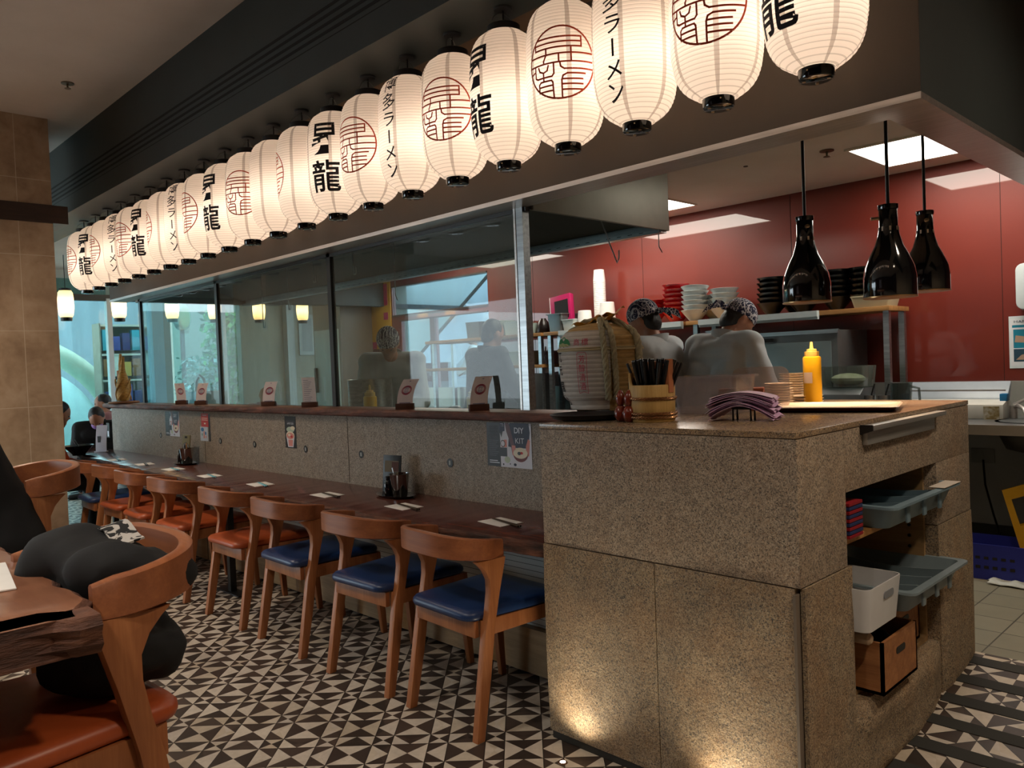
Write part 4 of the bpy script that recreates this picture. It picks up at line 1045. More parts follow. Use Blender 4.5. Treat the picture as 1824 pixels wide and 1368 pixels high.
def frame_leaf(dy):
    b = B(); S4 = ((-.13, 0), (.13, 0), (.075, .54), (-.075, .54)); I4 = ((-.06, .30), (.06, .30), (.045, .47), (-.045, .47))
    for k in range(4):
        k2 = (k + 1) % 4; o = [S4[k], S4[k2], I4[k2], I4[k]]
        b.loft([[(x, 0 + dy * (1 - z / .54), z) for x, z in o], [(x, .014 + dy * (1 - z / .54), z) for x, z in o]])
    return b
ob('front_leaf', frame_leaf(-.05), M_yel, t, smooth=0); ob('back_leaf', frame_leaf(.07), M_yel, t, smooth=0)
t.rotation_euler = (0, R(-20), R(15)); t.location = (.95, 2.93, KF + .04); t.scale = (.85, .85, .85)
b = B(); open_box(b, .34, .26, .36, .28, .19, .012, .02)
t = ob('crate', b, flat('#141f78', .45), loc=(.72, 2.78, KF), rot=(0, 0, R(3)), label='blue plastic crate on the kitchen floor under the sink', cat='crate')
b = B()
for r_ in range(2):
    for k in range(7): b.box(-.14 + k * .04, -.118 + k * .04, -.1375, -.1345, .06 + r_ * .05, .075 + r_ * .05)
ob('slots', b, M_slot, t, smooth=0)
ob('cable', B().tube([(.50, 3.44, .66), (.53, 3.36, .52), (.6, 3.25, .36), (.68, 3.1, .24), (.75, 3.0, .16)], .006, 8), M_black, label='black cable running from the wall socket to the floor', cat='cable')
ob('rag', B().sheet(lambda u, v: (.74 + .2 * u + .01 * math.sin(9 * v), 2.55 + .12 * v, KF + .012 + .012 * math.sin(13 * u + 5 * v) * math.sin(7 * v)), 16, 10, .004), flat('#a9b0ae', .8), label='crumpled grey rag on the kitchen floor beside the crate', cat='rag')

# wall shelves with bowls
ZS = 1.645
def wshelf(name, x0, x1, lab, posts, lower=None, rail=None):
    t = thing(name, lab, 'shelf', group='wall shelves on the red wall')
    ob('board', B().box(x0, x1, 3.10, 3.44, ZS - .03, ZS), M_shelfw, t, bevel=.002)
    if lower: ob('board', B().box(x0, x1, 3.10, 3.44, lower - .03, lower), M_shelfw, t, bevel=.002)
    for x in posts:
        for y in (3.12, 3.38): ob('post', B().box(x - .018, x + .018, y, y + .036, .94, ZS - .03), M_steel, t, smooth=0)
    if rail: ob('light_rail', B().box(rail[0], rail[1], 3.065, 3.10, ZS - .038, ZS + .002).box(rail[0], rail[1], 3.075, 3.10, ZS - .055, ZS - .038), flat('#c8d2d4', .35), t, smooth=0)
wshelf('wall_shelf', -1.40, .09, 'right wooden wall shelf holding the white and black bowls', (.06, -1.33), None, (-1.27, -.36))
wshelf('wall_shelf', -2.89, -1.44, 'middle wooden wall shelf holding red bowls and paper cups', (-2.84,), None, (-2.68, -1.42))
wshelf('wall_shelf', -4.6, -2.92, 'left wooden wall shelf above a lower shelf, partly behind the steel post', (-2.96, -4.5), 1.36)
def bowl_proto(name, m, lab, cat, grp, R0=.108, r0=.045, h=.088):
    b = B().lathe([(0, .006), (r0 - .004, .0), (r0, .0), (r0, .008), (R0 * .72, h * .55), (R0, h), (R0 - .003, h + .001), (R0 * .7, h * .55 + .004), (r0 * .9, .012), (0, .011)], n=40)
    return ob(name, b, m, smooth=50, label=lab, cat=cat, group=grp)
M_wb = flat('#c9d0d0', .25); M_rb = flat('#a8141c', .25); M_bb = flat('#0c0d0d', .25)
def stack(col, m, x, y, n, lab, pitch=.036, tilt=0, proto=[None]):
    pr = protos.get(col)
    for k in range(n):
        l = '%s %s, %s' % (col, lab, ('bottom of the stack' if k == 0 else 'top of the stack' if k == n - 1 else ORD[k] + ' above the bottom'))
        if pr is None: pr = protos[col] = bowl_proto('ramen_bowl', m, l, 'bowl', col + ' bowls on the wall shelves'); o = pr
        else: o = pr.copy(); COL.objects.link(o); o['label'] = l
        o.location = (x + random.uniform(-.004, .004), y, ZS + .0004 + k * pitch); o.rotation_euler = (R(random.uniform(-1, 1)) + (R(-tilt) if k >= n - 1 else 0), (R(-tilt) if k >= n - 1 else 0), random.uniform(0, 6))
protos = {}
stack('red', M_rb, -1.83, 3.28, 4, 'bowl in the short stack behind the bandana')
stack('red', M_rb, -1.60, 3.28, 7, 'bowl in the tall stack left of the white bowls')
stack('white', M_wb, -1.40, 3.24, 6, 'bowl in the left white stack', tilt=3)
stack('white', M_wb, -1.17, 3.28, 5, 'bowl in the right white stack')
stack('white', M_wb, -1.30, 3.37, 4, 'bowl in the stack behind the two front white stacks')
for i, (x, y, n) in enumerate(((-.76, 3.24, 6), (-.53, 3.24, 6), (-.30, 3.24, 6), (-.12, 3.26, 6), (-.65, 3.37, 5))):
    stack('black', M_bb, x, y, n, 'bowl in the ' + ('%s black stack from the white bowls' % ORD[i] if i < 4 else 'black stack behind the first two'))
# paper cups, tubs and pans
cp = B().lathe([(.052, 0), (.054, .002), (.053, .006), (.044, .10), (.041, .102), (.041, .096), (0, .096)], n=30)
pc = None
for k in range(27):
    l = 'white paper cup in the tall upside-down stack, ' + ('bottom one' if k == 0 else 'top one' if k == 26 else '%d cups above the bottom' % k)
    if pc is None: pc = ob('paper_cup', cp, M_white, smooth=40, label=l, cat='cup', group='white paper cups on the shelf'); o = pc
    else: o = pc.copy(); COL.objects.link(o); o['label'] = l
    o.location = (-2.39, 3.3, ZS + k * .0158)
for x, y, s, l in ((-2.50, 3.22, 1.22, 'large white paper cup upside down left of the tall cup stack'), (-2.25, 3.22, 1.3, 'large white paper cup upside down right of the tall cup stack'), (-2.25, 3.22, 1.3, 'large white paper cup nested on the right-hand large cup')):
    o = pc.copy(); COL.objects.link(o); o['label'] = l; o.scale = (s * 1.05, s * 1.05, s * 1.35); o.location = (x, y, ZS + (.04 if 'nested' in l else 0))
b = B(); open_box(b, .15, .26, .17, .29, .16, .002, .02, .012)
ob('steel_pan', b, M_dsteel, loc=(-2.78, 3.27, ZS), bevel=0, smooth=40, label='deep steel food pan on the middle shelf', cat='pan')
t = thing('pink_box', 'pink and white boxed set with a black inset standing in the steel pan', 'box', (-2.77, 3.24, ZS + .08), R(8))
ob('body', B().box(-.11, .11, -.03, .03, 0, .25), flat('#b01f5a', .4), t, bevel=.006); ob('inset', B().box(-.06, .085, -.034, -.028, .03, .20), M_black, t, smooth=0); ob('side_label', B().box(-.115, -.109, -.03, .03, .0, .25), M_white, t, smooth=0)
t.rotation_euler = (R(-8), R(-8), R(8))
b = B(); open_box(b, .13, .16, .15, .19, .10, .003, .02, .004)
ob('plastic_tub', b, flat('#b5c2c2', .4), loc=(-2.62, 3.22, ZS), smooth=40, label='pale square plastic tub between the steel pan and the paper cups', cat='tub')
bowl2 = B().lathe([(.062, 0), (.064, .004), (.060, .05), (.048, .10), (.03, .128), (.028, .135), (0, .135)], n=32)
ob('soup_bowl', bowl2, flat('#1d100d', .3), loc=(-3.02, 3.24, ZS), smooth=50, label='dark brown bowl stacked upside down on the left shelf', cat='bowl')
ob('tumbler', B().lathe([(0, .0), (.035, 0), (.043, .10), (.040, .10), (.033, .006), (0, .006)], n=28), flat('#9fb3ae', .2), loc=(-3.13, 3.22, ZS), smooth=50, label='pale ribbed tumbler on the left shelf beside the steel post', cat='tumbler')
b = B(); open_box(b, .22, .16, .25, .19, .075, .003, .02, .003)
ob('cream_tub', b, flat('#c6b795', .45), loc=(-.03, 3.2, ZS + .0), smooth=40, label='cream plastic tub at the right end of the shelf under the heat lamps', cat='tub')
for i, (x, m, h) in enumerate(((-3.35, '#c3c9c2', .13), (-3.6, '#bfc6bb', .15), (-3.9, '#55504a', .16))):
    b = B(); open_box(b, .20, .18, .22, .20, h, .003, .02, .003)
    ob('plastic_tub', b, flat(m, .4), loc=(x, 3.25, ZS), smooth=40, label=('pale storage tub on the left shelf, nearest the steel post', 'taller pale storage tub on the left shelf, second from the steel post', 'dark storage tub on the left shelf, third from the steel post')[i], cat='tub', group='storage tubs on the left shelf')
b = B(); open_box(b, .26, .2, .28, .22, .13, .003, .02, .004)
ob('plastic_tub', b, flat('#b9c0b2', .4), loc=(-3.25, 3.22, 1.36), smooth=40, label='white lidded tub on the lower shelf behind the glass', cat='tub')
# machines on the back bench
t = thing('toaster_oven', 'black glass-fronted oven with a steel vent on the back bench behind the glass', 'oven', (-3.2, 3.02, .94))
ob('body', B().box(-.25, .25, -.16, .2, 0, .34), M_dsteel, t, bevel=.006); ob('door', B().box(-.21, .21, -.172, -.16, .02, .24), flat('#101214', .12, coat=.5), t, bevel=.003)
b = B()
for k in range(12): b.box(-.19 + k * .033, -.172 + k * .033, -.163, -.159, .27, .32)
ob('vent', b, M_slot, t, smooth=0); ob('handle', B().cyl((-.16, -.19, .225), (.16, -.19, .225), .007, n=10), M_steel, t)
t = thing('steel_cabinet', 'stainless steel warming cabinet with a dark handle on the back bench', 'cabinet', (-.55, 3.16, .94))
ob('body', B().box(-.40, .37, -.2, .27, 0, .57), M_dsteel, t, bevel=.006); ob('door', B().box(-.36, .33, -.212, -.2, .04, .5), mottled('cabinet_front', '#7f8f92', '#90a0a3', 2, .35, metal=.5), t, bevel=.004)
ob('handle', B().box(-.28, -.06, -.235, -.212, .51, .535), M_black, t, bevel=.003); ob('top_edge', B().box(-.41, .38, -.215, -.2, .55, .575), M_steel, t, smooth=0)
t = thing('kitchen_scale', 'grey portion scale with a dial plate on the back bench behind the yellow bottle', 'scale', (-.14, 2.96, .94))
ob('body', B().prism([(-.12, 0), (.12, 0), (.12, .20), (-.06, .20), (-.12, .16)], -.14, .14, 'x'), M_dsteel, t, bevel=.005)

b = B(); put_text(b, 'SCALE 2000', .03, lambda u, v: (u - .02, -.1205, .10 + v), 0, .0, w=.12, h=.014)
ob('lettering', b, M_black, t, smooth=0)
b = B(); open_box(b, .26, .2, .28, .22, .13, .004, .015)
mclear = glass_mat('clear_plastic', '#d8dedb', .12, '#b7bdb5')
c = ob('clear_box', b, mclear, loc=(-.13, 2.98, 1.145), smooth=40, label='clear plastic box of sliced food standing on the portion scale', cat='box')
ob('food', B().ball((0, 0, .045), (.11, .08, .04), 14), mottled('sliced_food', '#8f9a72', '#c9c7b0', 20, .8), c)
for i, x in enumerate((.02, .105)):
    t = thing('small_pan', 'small steel pan on the back bench, ' + ('left of the pair' if i == 0 else 'right of the pair'), 'pan', (x, 2.93, .94), 0, 'small steel pans on the bench')
    ob('pan', B().lathe([(0, 0), (.032, 0), (.036, .15), (.039, .152), (.034, .15), (.03, .006), (0, .006)], n=24), M_steel, t, smooth=50); ob('ladle', B().tube([(0, 0, .03), (.01, .01, .16), (.025, .02, .22)], .005, 8), M_black, t)
t = ob('jug', B().lathe([(0, 0), (.05, 0), (.062, .22), (.065, .225), (.058, .22), (.046, .006), (0, .006)], n=28), glass_mat('jug_plastic', '#c6ccca', .15, '#8d9490'), loc=(.185, 3.0, .94), smooth=50, label='clear plastic jug behind the shelf post on the back bench', cat='jug')
ob('jug_handle', B().tube([(.055, 0, .20), (.10, 0, .19), (.105, 0, .09), (.055, 0, .06)], .008, 8), glass_mat('jug_plastic_handle', '#b6bcba', .3, '#8d9490'), t)
ob('chopping_board', B().prism([(a, c) for a, c in rrect(.24, .44, .02, 4, (0, .22))], -.01, .01, 'y'), flat('#2e0f0c', .4), loc=(-1.40, 3.05, .95), rot=(R(-8), 0, 0), label='dark red chopping board leaning on the back bench between the chefs', cat='board')
ob('wire_rack', B().tube([(-.1, 0, 0), (-.1, 0, .42), (.1, 0, .42), (.1, 0, 0)], .006, 6).tube([(-.1, 0, .1), (.1, 0, .16)], .004, 6).tube([(-.1, 0, .2), (.1, 0, .26)], .004, 6).tube([(-.1, 0, .3), (.1, 0, .36)], .004, 6), M_black, loc=(-1.66, 3.02, .94), label='black wire rack on the back bench behind the left chef', cat='rack')
# fridge at the far end of the back wall
t = thing('fridge', 'tall grey-brown fridge with a rounded top and pale lower door behind the glass', 'fridge', (-6.36, 3.2, KF))
ob('body', B().prism(rrect(.62, 2.2, .12, 6, (0, 1.1)), -.2, .24, 'y'), flat('#7a6c5f', .45), t, bevel=.004); ob('door', B().box(-.27, .27, -.215, -.2, .35, 1.75), flat('#b4bab4', .4), t, bevel=.006); ob('handle', B().box(-.25, -.22, -.25, -.215, 1.0, 1.3), M_black, t, bevel=.004)
# things on the prep bench
sqb = B().lathe([(0, 0), (.029, 0), (.031, .005), (.031, .17), (.028, .185), (.022, .19)], n=28)
def squeeze(loc, lab, s=1.0, labelpatch=False):
    t = thing('squeeze_bottle', lab, 'bottle', loc, 0, 'yellow squeeze bottles')
    ob('body', B().lathe([(0, 0), (.0345, 0), (.037, .004), (.0365, .10), (.0365, .194), (.034, .20), (.026, .202)], n=32), flat('#e8b516', .4), t, smooth=40)
    ob('cap', B().lathe([(.028, .20), (.029, .201), (.029, .222), (.020, .223), (.020, .232), (.008, .234), (.0045, .262), (0, .263)], n=28), flat('#d8b35c', .45), t, smooth=40)
    if labelpatch: ob('paper_label', B().lathe([(.0375, .09), (.0378, .09), (.0378, .135), (.0375, .135)], n=10, a0=R(-125), a1=R(-65)), flat('#e6d2c4', .7), t, smooth=60)
    t.scale = (s, s, s)
squeeze((.48, 1.17, 1.1502), 'yellow squeeze bottle with a paper label on the serving counter', 1.0, True)
squeeze((-2.55, 1.0, .94), 'yellow squeeze bottle on the prep bench behind the dark window post', 1.25)
squeeze((-1.48, 1.0, .94), 'yellow squeeze bottle on the prep bench beside the curled card', 1.25)
t = thing('stock_pot', 'steel stock pot with a black handle on the prep bench behind the dark post', 'pot', (-2.72, 1.12, .94))
ob('pot', B().lathe([(0, 0), (.15, 0), (.155, .01), (.155, .36), (.16, .365), (.15, .36), (.148, .01), (0, .01)], n=40), M_steel, t, smooth=50); ob('handle', B().box(-.235, -.16, -.03, .03, .27, .33), M_black, t, bevel=.01)
t = thing('tap', 'curved chrome tap at the far end behind the glass screen', 'tap', (-5.3, .95, .94))
ob('spout', B().tube([(0, 0, 0), (0, 0, .3), (.03, 0, .40), (.10, 0, .44), (.18, 0, .41), (.22, 0, .34)], .014, 12), M_trim, t)
ob('steel_box', B().box(-.16, .16, -.12, .12, 0, .30), mottled('bin_steel', '#a8b0ae', '#bcc4c2', 3, .4, metal=.4), loc=(-4.95, .90, .94), bevel=.006, label='square pale steel box beside the curved tap behind the glass', cat='box')

t = thing('gastro_tray', 'steel tray of ingredients on the prep bench behind the curled card', 'tray', (-1.9, .95, .94))
b = B(); open_box(b, .5, .26, .52, .28, .06, .003, .02, .006); ob('tray', b, M_steel, t, smooth=40); ob('food', B().ball((-.1, 0, .05), (.12, .1, .03), 14).ball((.14, 0, .05), (.09, .1, .025), 14), mottled('ingredients', '#a8b060', '#d8d0a0', 25, .8), t)
ob('steel_canister', B().lathe([(0, 0), (.04, 0), (.045, .005), (.045, .17), (.03, .19), (0, .19)], n=24), M_steel, loc=(-1.72, 1.05, .94), smooth=50, label='polished steel canister on the prep bench between the chef and the squeeze bottle', cat='canister')

# ================================================================== THINGS ON THE SERVING COUNTER
CZ = 1.1502
t = thing('serving_tray', 'round black tray at the left front of the serving counter', 'tray', (.045, .225, CZ), 0)
ob('dish', B().lathe([(0, .004), (.10, .004), (.13, .012), (.146, .022), (.149, .021), (.135, .006), (.11, 0), (0, 0)], n=56), flat('#0f0f11', .35), t, smooth=50)
# straw-wrapped barrel
t = thing('sake_barrel', 'white and straw wrapped barrel bound with thick rope on the counter', 'barrel', (-.17, .57, CZ), 0); t.scale = (1.06, 1.06, 1.0)
def straw_mat(name, c1, c2):
    m = NT(name); v = m.coords(); sp = m.n('ShaderNodeSeparateXYZ'); m.l(v, sp.inputs[0])
    z = X(m, sp.outputs[2]) / .019; f = (((z - z.o('FLOOR')) - .5).o('ABSOLUTE')) * 2
    n = m.noise(m.coords(scale=(1, 1, 4)), 25, 4)
    col = m.mix(m.ramp(f, [(.7, (0, 0, 0, 1)), (1, (.45, .45, .45, 1))]), m.ramp(n, [(.3, c1), (.7, c2)]), '#6d5f48')
    return m.pbr(col, .8, 0, m.bump(f * -1, .5, .004))
M_wraps = straw_mat('white_wrap', '#b9b6b0', '#cbc8c2'); M_strawb = straw_mat('straw_matting', '#a08554', '#bda06a')
BP = [(.10, 0), (.115, .0), (.125, .018), (.128, .045), (.150, .07), (.160, .12), (.166, .2), (.166, .27), (.160, .315), (.135, .345), (.09, .368), (.04, .378), (0, .38)]
def brad(z):
    for (r0, z0), (r1, z1) in zip(BP[1:], BP[2:]):
        if z <= z1: return r0 + (r1 - r0) * max(0, (z - z0) / max(1e-6, z1 - z0))
    return 0
def dens(P, n=5):
    o = []
    for a, b_ in zip(P, P[1:]):
        for i in range(n): o.append((a[0] + (b_[0] - a[0]) * i / n, a[1] + (b_[1] - a[1]) * i / n))
    return o + [P[-1]]
A0, A1 = R(-168), R(-38)         # the white cloth covers the front left
b = B(); b.lathe(dens(BP), n=24, a0=A1, a1=A0 + 2 * PI); ob('straw_side', b, M_strawb, t, smooth=60)
b = B(); b.lathe(dens([(r + .002, z) for r, z in BP[2:-3]]), n=28, a0=A0, a1=A1); ob('white_wrap', b, M_wraps, t, smooth=60)
b = B().lathe(dens([(r + .001, z) for r, z in BP[-5:]]), n=28, a0=A0, a1=A1); ob('straw_shoulder', b, M_strawb, t, smooth=60)
def onb(a0):
    def f(u, v):
        z = .2 + v; r = brad(z) + .0045; a = a0 + u / .166
        return (r * math.cos(a), r * math.sin(a), z)
    return f
b = B(); f = onb(R(-84)); 
for ch, u, v, w_, h_ in (('商', .0, .098, .026, .028), ('標', .036, .098, .028, .028)): wrap_text(b, ch, f, w_, h_, u, v, .0, mi=0)
for k, ch in enumerate('芳醇清酒'): wrap_text(b, ch, f, .026, .031, .022, .028 - k * .037, .0, mi=0)
ribbon(b, [(.002, .047), (.006, .055), (.038, .055), (.042, .047), (.042, -.112), (.022, -.106), (.002, -.112), (.002, .047)], .0018, f, .008, 0)
for k, (ch, h_) in enumerate((('兀', .04), ('元', .04), ('国', .044), ('化', .046))): wrap_text(b, ch, f, .036, h_, -.108, .038 - k * .056 - (.012 if k > 1 else 0), .02, mi=1)
def hill(pts, mi): 
    n_ = 14; vs = []
    for i in range(n_ + 1):
        u = i / n_; x0 = pts[0] + (pts[1] - pts[0]) * u
        vs += [f(x0, pts[2]), f(x0, pts[2] + pts[3] * math.sin(PI * u) ** .6 + .004 * abs(math.sin(9 * u)))]
    b.add(vs, [(2 * i, 2 * i + 1, 2 * i + 3, 2 * i + 2) for i in range(n_)], mi)
hill((-.135, -.03, .088, .03), 2)
f_ = f; f = lambda u, v: tuple(Vector(f_(u, v)) * 1.0 + Vector((0, -.0006, 0)))
hill((-.135, -.035, .082, .012), 3); ribbon(b, [(-.12, .08), (-.11, .088), (-.1, .08), (-.088, .09), (-.07, .08), (-.06, .088), (-.045, .082)], .0025, f, .008, 1)
ob('lettering', b, [flat('#c23a55', .8), M_ink, flat('#2f7d4c', .8), flat('#a7ab7a', .8)], t, smooth=0)
M_rope = mottled('rope', '#8f8a70', '#b9b397', 40, .85, .5, (1, 1, 1), bd=.004)
def rope(path, r=.011):
    b = B(); n_ = len(path)
    for s_ in (0, 1, 2):
        pts = []
        for i in range(n_ * 3 - 2):
            u = i / 3; k = min(int(u), n_ - 2); q = Vector(path[k]).lerp(Vector(path[k + 1]), u - k); d = (Vector(path[k + 1]) - Vector(path[k])).normalized()
            a = d.orthogonal().normalized(); c_ = d.cross(a); w_ = i * .55 + s_ * 2 * PI / 3
            pts.append(q + (a * math.cos(w_) + c_ * math.sin(w_)) * r * .55)
        b.tube(pts, r * .62, 7)
    return b
def meridian(a, z1=.36, off=.012, drift=0):
    P = []
    for z in [z1 - (z1 - .06) * i / 16 for i in range(17)]:
        aa = a + drift * (z1 - z) * 3; r = brad(z) + off; P.append((r * math.cos(aa), r * math.sin(aa), z))
    return [(.02 * math.cos(a), .02 * math.sin(a), .392), ((brad(z1)) * .6 * math.cos(a), brad(z1) * .6 * math.sin(a), .39)] + P
ob('rope', rope(meridian(R(-48), drift=.12)), M_rope, t); ob('rope', rope(meridian(R(-36), drift=.10)), M_rope, t)
ob('rope', rope(meridian(R(5))[:14], .013), M_rope, t); ob('rope', rope(meridian(R(-170))[:6], .011), M_rope, t); ob('rope', rope(meridian(R(110))), M_rope, t)
for z in (.262, .268): pass
b = B(); b.tube([((brad(.265) + .004) * math.cos(2 * PI * k / 48), (brad(.265) + .004) * math.sin(2 * PI * k / 48), .265) for k in range(48)], .0045, 6, closed=True)
b.tube([((brad(.272) + .003) * math.cos(2 * PI * k / 48), (brad(.272) + .003) * math.sin(2 * PI * k / 48), .273) for k in range(48)], .0035, 6, closed=True); ob('cord_band', b, flat('#b3a886', .8), t)
M_rib = flat('#c98f2a', .35)
b = B()
for (a, L_, dz) in ((R(200), .10, -.03), (R(20), .09, .035), (R(-20), .10, .0), (R(160), .09, -.015)):
    b.sheet(lambda u, v: ((.01 + L_ * u) * math.cos(a) - .03 * (v - .5) * (1 + u) * math.sin(a), (.01 + L_ * u) * math.sin(a) + .03 * (v - .5) * (1 + u) * math.cos(a), .40 + dz * u + .012 * math.sin(6 * u + 3 * v)), 10, 4, .0015)
ob('ribbon_bow', b, M_rib, t, smooth=60); ob('ribbon_knot', B().ball((0, 0, .40), (.022, .018, .016), 12), M_rib, t)
g = B().lathe([(0, 0), (.014, .002), (.0235, .018), (.0245, .032), (.018, .050), (.0105, .058), (.0135, .064), (.017, .076), (.0165, .088), (.010, .103), (.004, .112), (0, .114)], n=28)
for i, (x, y) in enumerate(((.245, .165), (.293, .150))):
    t = thing('gourd', 'red-brown lacquered gourd beside the wooden bucket, ' + ('left of the pair' if i == 0 else 'right of the pair'), 'gourd', (x, y, CZ), 0, 'pair of gourds')
    ob('body', g, flat('#7a2a16', .25, coat=.3), t, smooth=60); ob('ring', B().lathe([(.0105, .055), (.0125, .058), (.0105, .061)], n=20), flat('#4c160c', .3), t)
# bucket of straws
t = thing('straw_bucket', 'pale wooden bucket with twisted copper hoops holding black straws', 'bucket', (.345, .215, CZ), R(0))
def bucket_body():
    b = B(); n = 64; H = .128
    def top(a):     # one stave rises on the left
        d = abs((a - R(205) + PI) % (2 * PI) - PI); u = max(0, 1 - d / R(36)); return H + .042 * min(1, u * 1.7)
    outer, inner, vs, fs = [], [], [], []
    for k in range(n):
        a = 2 * PI * k / n; h = top(a)
        for (r, z) in ((.074, 0), (.0775, .004), (.0800, h - .003), (.0785, h), (.0725, h), (.0690, .012), (.0, .012)): vs.append((r * math.cos(a), r * math.sin(a), z))
    m = 7
    for k in range(n):
        k2 = (k + 1) % n
        for i in range(m - 1): fs.append((k * m + i, k2 * m + i, k2 * m + i + 1, k * m + i + 1))
    fs.append(tuple(k * m for k in range(n - 1, -1, -1)))
    return b.add(vs, fs)
ob('staves', bucket_body(), M_bucket, t, smooth=40)
ob('finger_hole', B().loft([[(.0815 * math.cos(R(205) + u / .08), .0815 * math.sin(R(205) + u / .08), .125 + v) for u, v in rrect(.036, .022, .010, 4)], [(.0805 * math.cos(R(205) + u / .08), .0805 * math.sin(R(205) + u / .08), .125 + v) for u, v in rrect(.036, .022, .010, 4)]]), M_black, t, smooth=0)
M_cop = mottled('copper_wire', '#7a5236', '#a87a52', 20, .3, metal=.8)
for z0 in (.012, .024, .076):
    b = B()
    for s_ in range(3):
        b.tube([((.0815 + .0022 * math.cos(w_ * 14 + s_ * 2.1)) * math.cos(w_), (.0815 + .0022 * math.cos(w_ * 14 + s_ * 2.1)) * math.sin(w_), z0 + .005 + .0034 * math.sin(w_ * 14 + s_ * 2.1)) for w_ in [2 * PI * k / 120 for k in range(120)]], .0028, 6, closed=True)
    ob('hoop', b, M_cop, t)
ob('handle_upright', B().box(.066, .082, -.014, .014, .10, .215), flat('#c07a50', .5), t, bevel=.002)
ob('handle_upright', B().box(-.082, -.066, .02, .048, .10, .2), flat('#c07a50', .5), t, bevel=.002)
b = B(); P_ = arc((0, 0), .10, R(38), R(142), 14); Q_ = arc((0, -.012), .085, R(142), R(38), 14)
b.prism([(x, z + .11) for x, z in P_ + Q_], -.008, .008, 'y'); o = ob('handle_arch', b, flat('#c07a50', .5), t, bevel=.002); o.location = (0, .018, .0); o.rotation_euler = (0, 0, R(-10))
st = B(); st.lathe([(.0052, 0), (.0052, .205), (.0042, .205), (.0042, .002)], n=10)
so = None; rnd = random.Random(3)
for k in range(46):
    a = rnd.uniform(0, 2 * PI); r = .055 * math.sqrt(rnd.random()); ln = rnd.uniform(.9, 1.05)
    if so is None: so = ob('drinking_straw', st, flat('#0b0b0c', .35), smooth=40, label='black straw standing in the pale wooden bucket', cat='straw', group='black straws in the bucket'); o = so
    else: o = so.copy(); COL.objects.link(o)
    px, py = r * math.cos(a), r * math.sin(a); top = Vector((px * 1.55 + rnd.uniform(-.012, .012), py * 1.5 + rnd.uniform(-.012, .012), .19 * ln)); bot = Vector((px * .55, py * .55, .014))
    if k % 5 == 0: top.x += .02
    if k % 7 == 0: top.x -= .03
    d = (top - bot).normalized(); o.location = Vector((.345, .215, CZ)) + bot; o.rotation_euler = d.to_track_quat('Z', 'Y').to_euler(); 
# clear tub, lid, menu boards
mcl = glass_mat('clear_tub_plastic', '#e8e4e4', .16, '#d8cfcc')
b = B(); open_box(b, .24, .18, .27, .20, .145, .003, .025, .010)
ob('clear_tub', b, mcl, loc=(.335, .63, CZ), rot=(0, 0, R(6)), smooth=40, label='clear plastic tub on the counter behind the straw bucket', cat='tub')
b = B().prism([(x, z) for x, z in rrect(.22, .17, .035, 5, (0, .085))], -.006, .006, 'y')
ob('clear_tray', b, mcl, loc=(.42, .84, CZ), rot=(R(-10), 0, R(28)), bevel=.002, label='clear plastic lid standing upright behind the plates', cat='lid')
for k in range(9):
    ob('menu_board', B().box(-.085, .085, -.06, .06, 0, .009), flat('#6b2f1a' if k % 2 else '#7d3a20', .5), loc=(.36, .80, CZ + k * .0098), rot=(0, 0, R(24 + (k % 3))), bevel=.0015,
       label='brown menu board in the pile behind the clear tub, ' + ('bottom one' if k == 0 else 'top one' if k == 8 else ORD[k] + ' above the bottom'), cat='menu', group='brown menu boards in a pile')
pr = B().lathe([(0, .003), (.030, .0), (.034, .0), (.034, .003), (.056, .010), (.058, .0125), (.056, .013), (.03, .006), (0, .006)], n=40)
M_plate = flat('#d9cbb8', .3); po = None
def plates(x, y, n, s, lab, pitch, base=0):
    global po
    for k in range(n):
        l = 'cream saucer in the ' + lab + ', ' + ('bottom one' if k == 0 else 'top one' if k == n - 1 else ORD[k] + ' above the bottom')
        if po is None: po = ob('saucer', pr, M_plate, smooth=50, label=l, cat='saucer', group='cream saucers on the serving counter'); o = po
        else: o = po.copy(); COL.objects.link(o); o['label'] = l
        o.scale = (s, s, 1); o.location = (x + random.uniform(-.002, .002), y + random.uniform(-.002, .002), CZ + base + .0003 + k * pitch)
plates(.405, 1.02, 9, .98, 'front stack beside the clear lid', .0105)
plates(.30, 1.36, 12, 1.06, 'tall stack behind the squeeze bottle', .0105)
plates(.435, 1.20, 3, 1.22, 'low wide stack left of the squeeze bottle', .0115)
# shallow serving tray under the lamps
t = thing('serving_platter', 'long cream platter with a dark red underside glowing under the heat lamps', 'platter', (.715, .85, CZ), R(17))
b = B(); b.loft([sec(.36, .24, .03, 0), sec(.43, .30, .03, .018), sec(.44, .31, .03, .019), sec(.43, .30, .028, .022), sec(.40, .27, .025, .014), sec(.1, .06, .02, .0135)]); ob('dish', b, flat('#d9c8b4', .3), t, smooth=40)
b = B(); b.loft([sec(.365, .245, .03, -.0002), sec(.436, .306, .03, .0165), sec(.434, .304, .03, .0165), sec(.36, .24, .03, .0)]); ob('underside', b, flat('#4a1a18', .4), t, smooth=40)
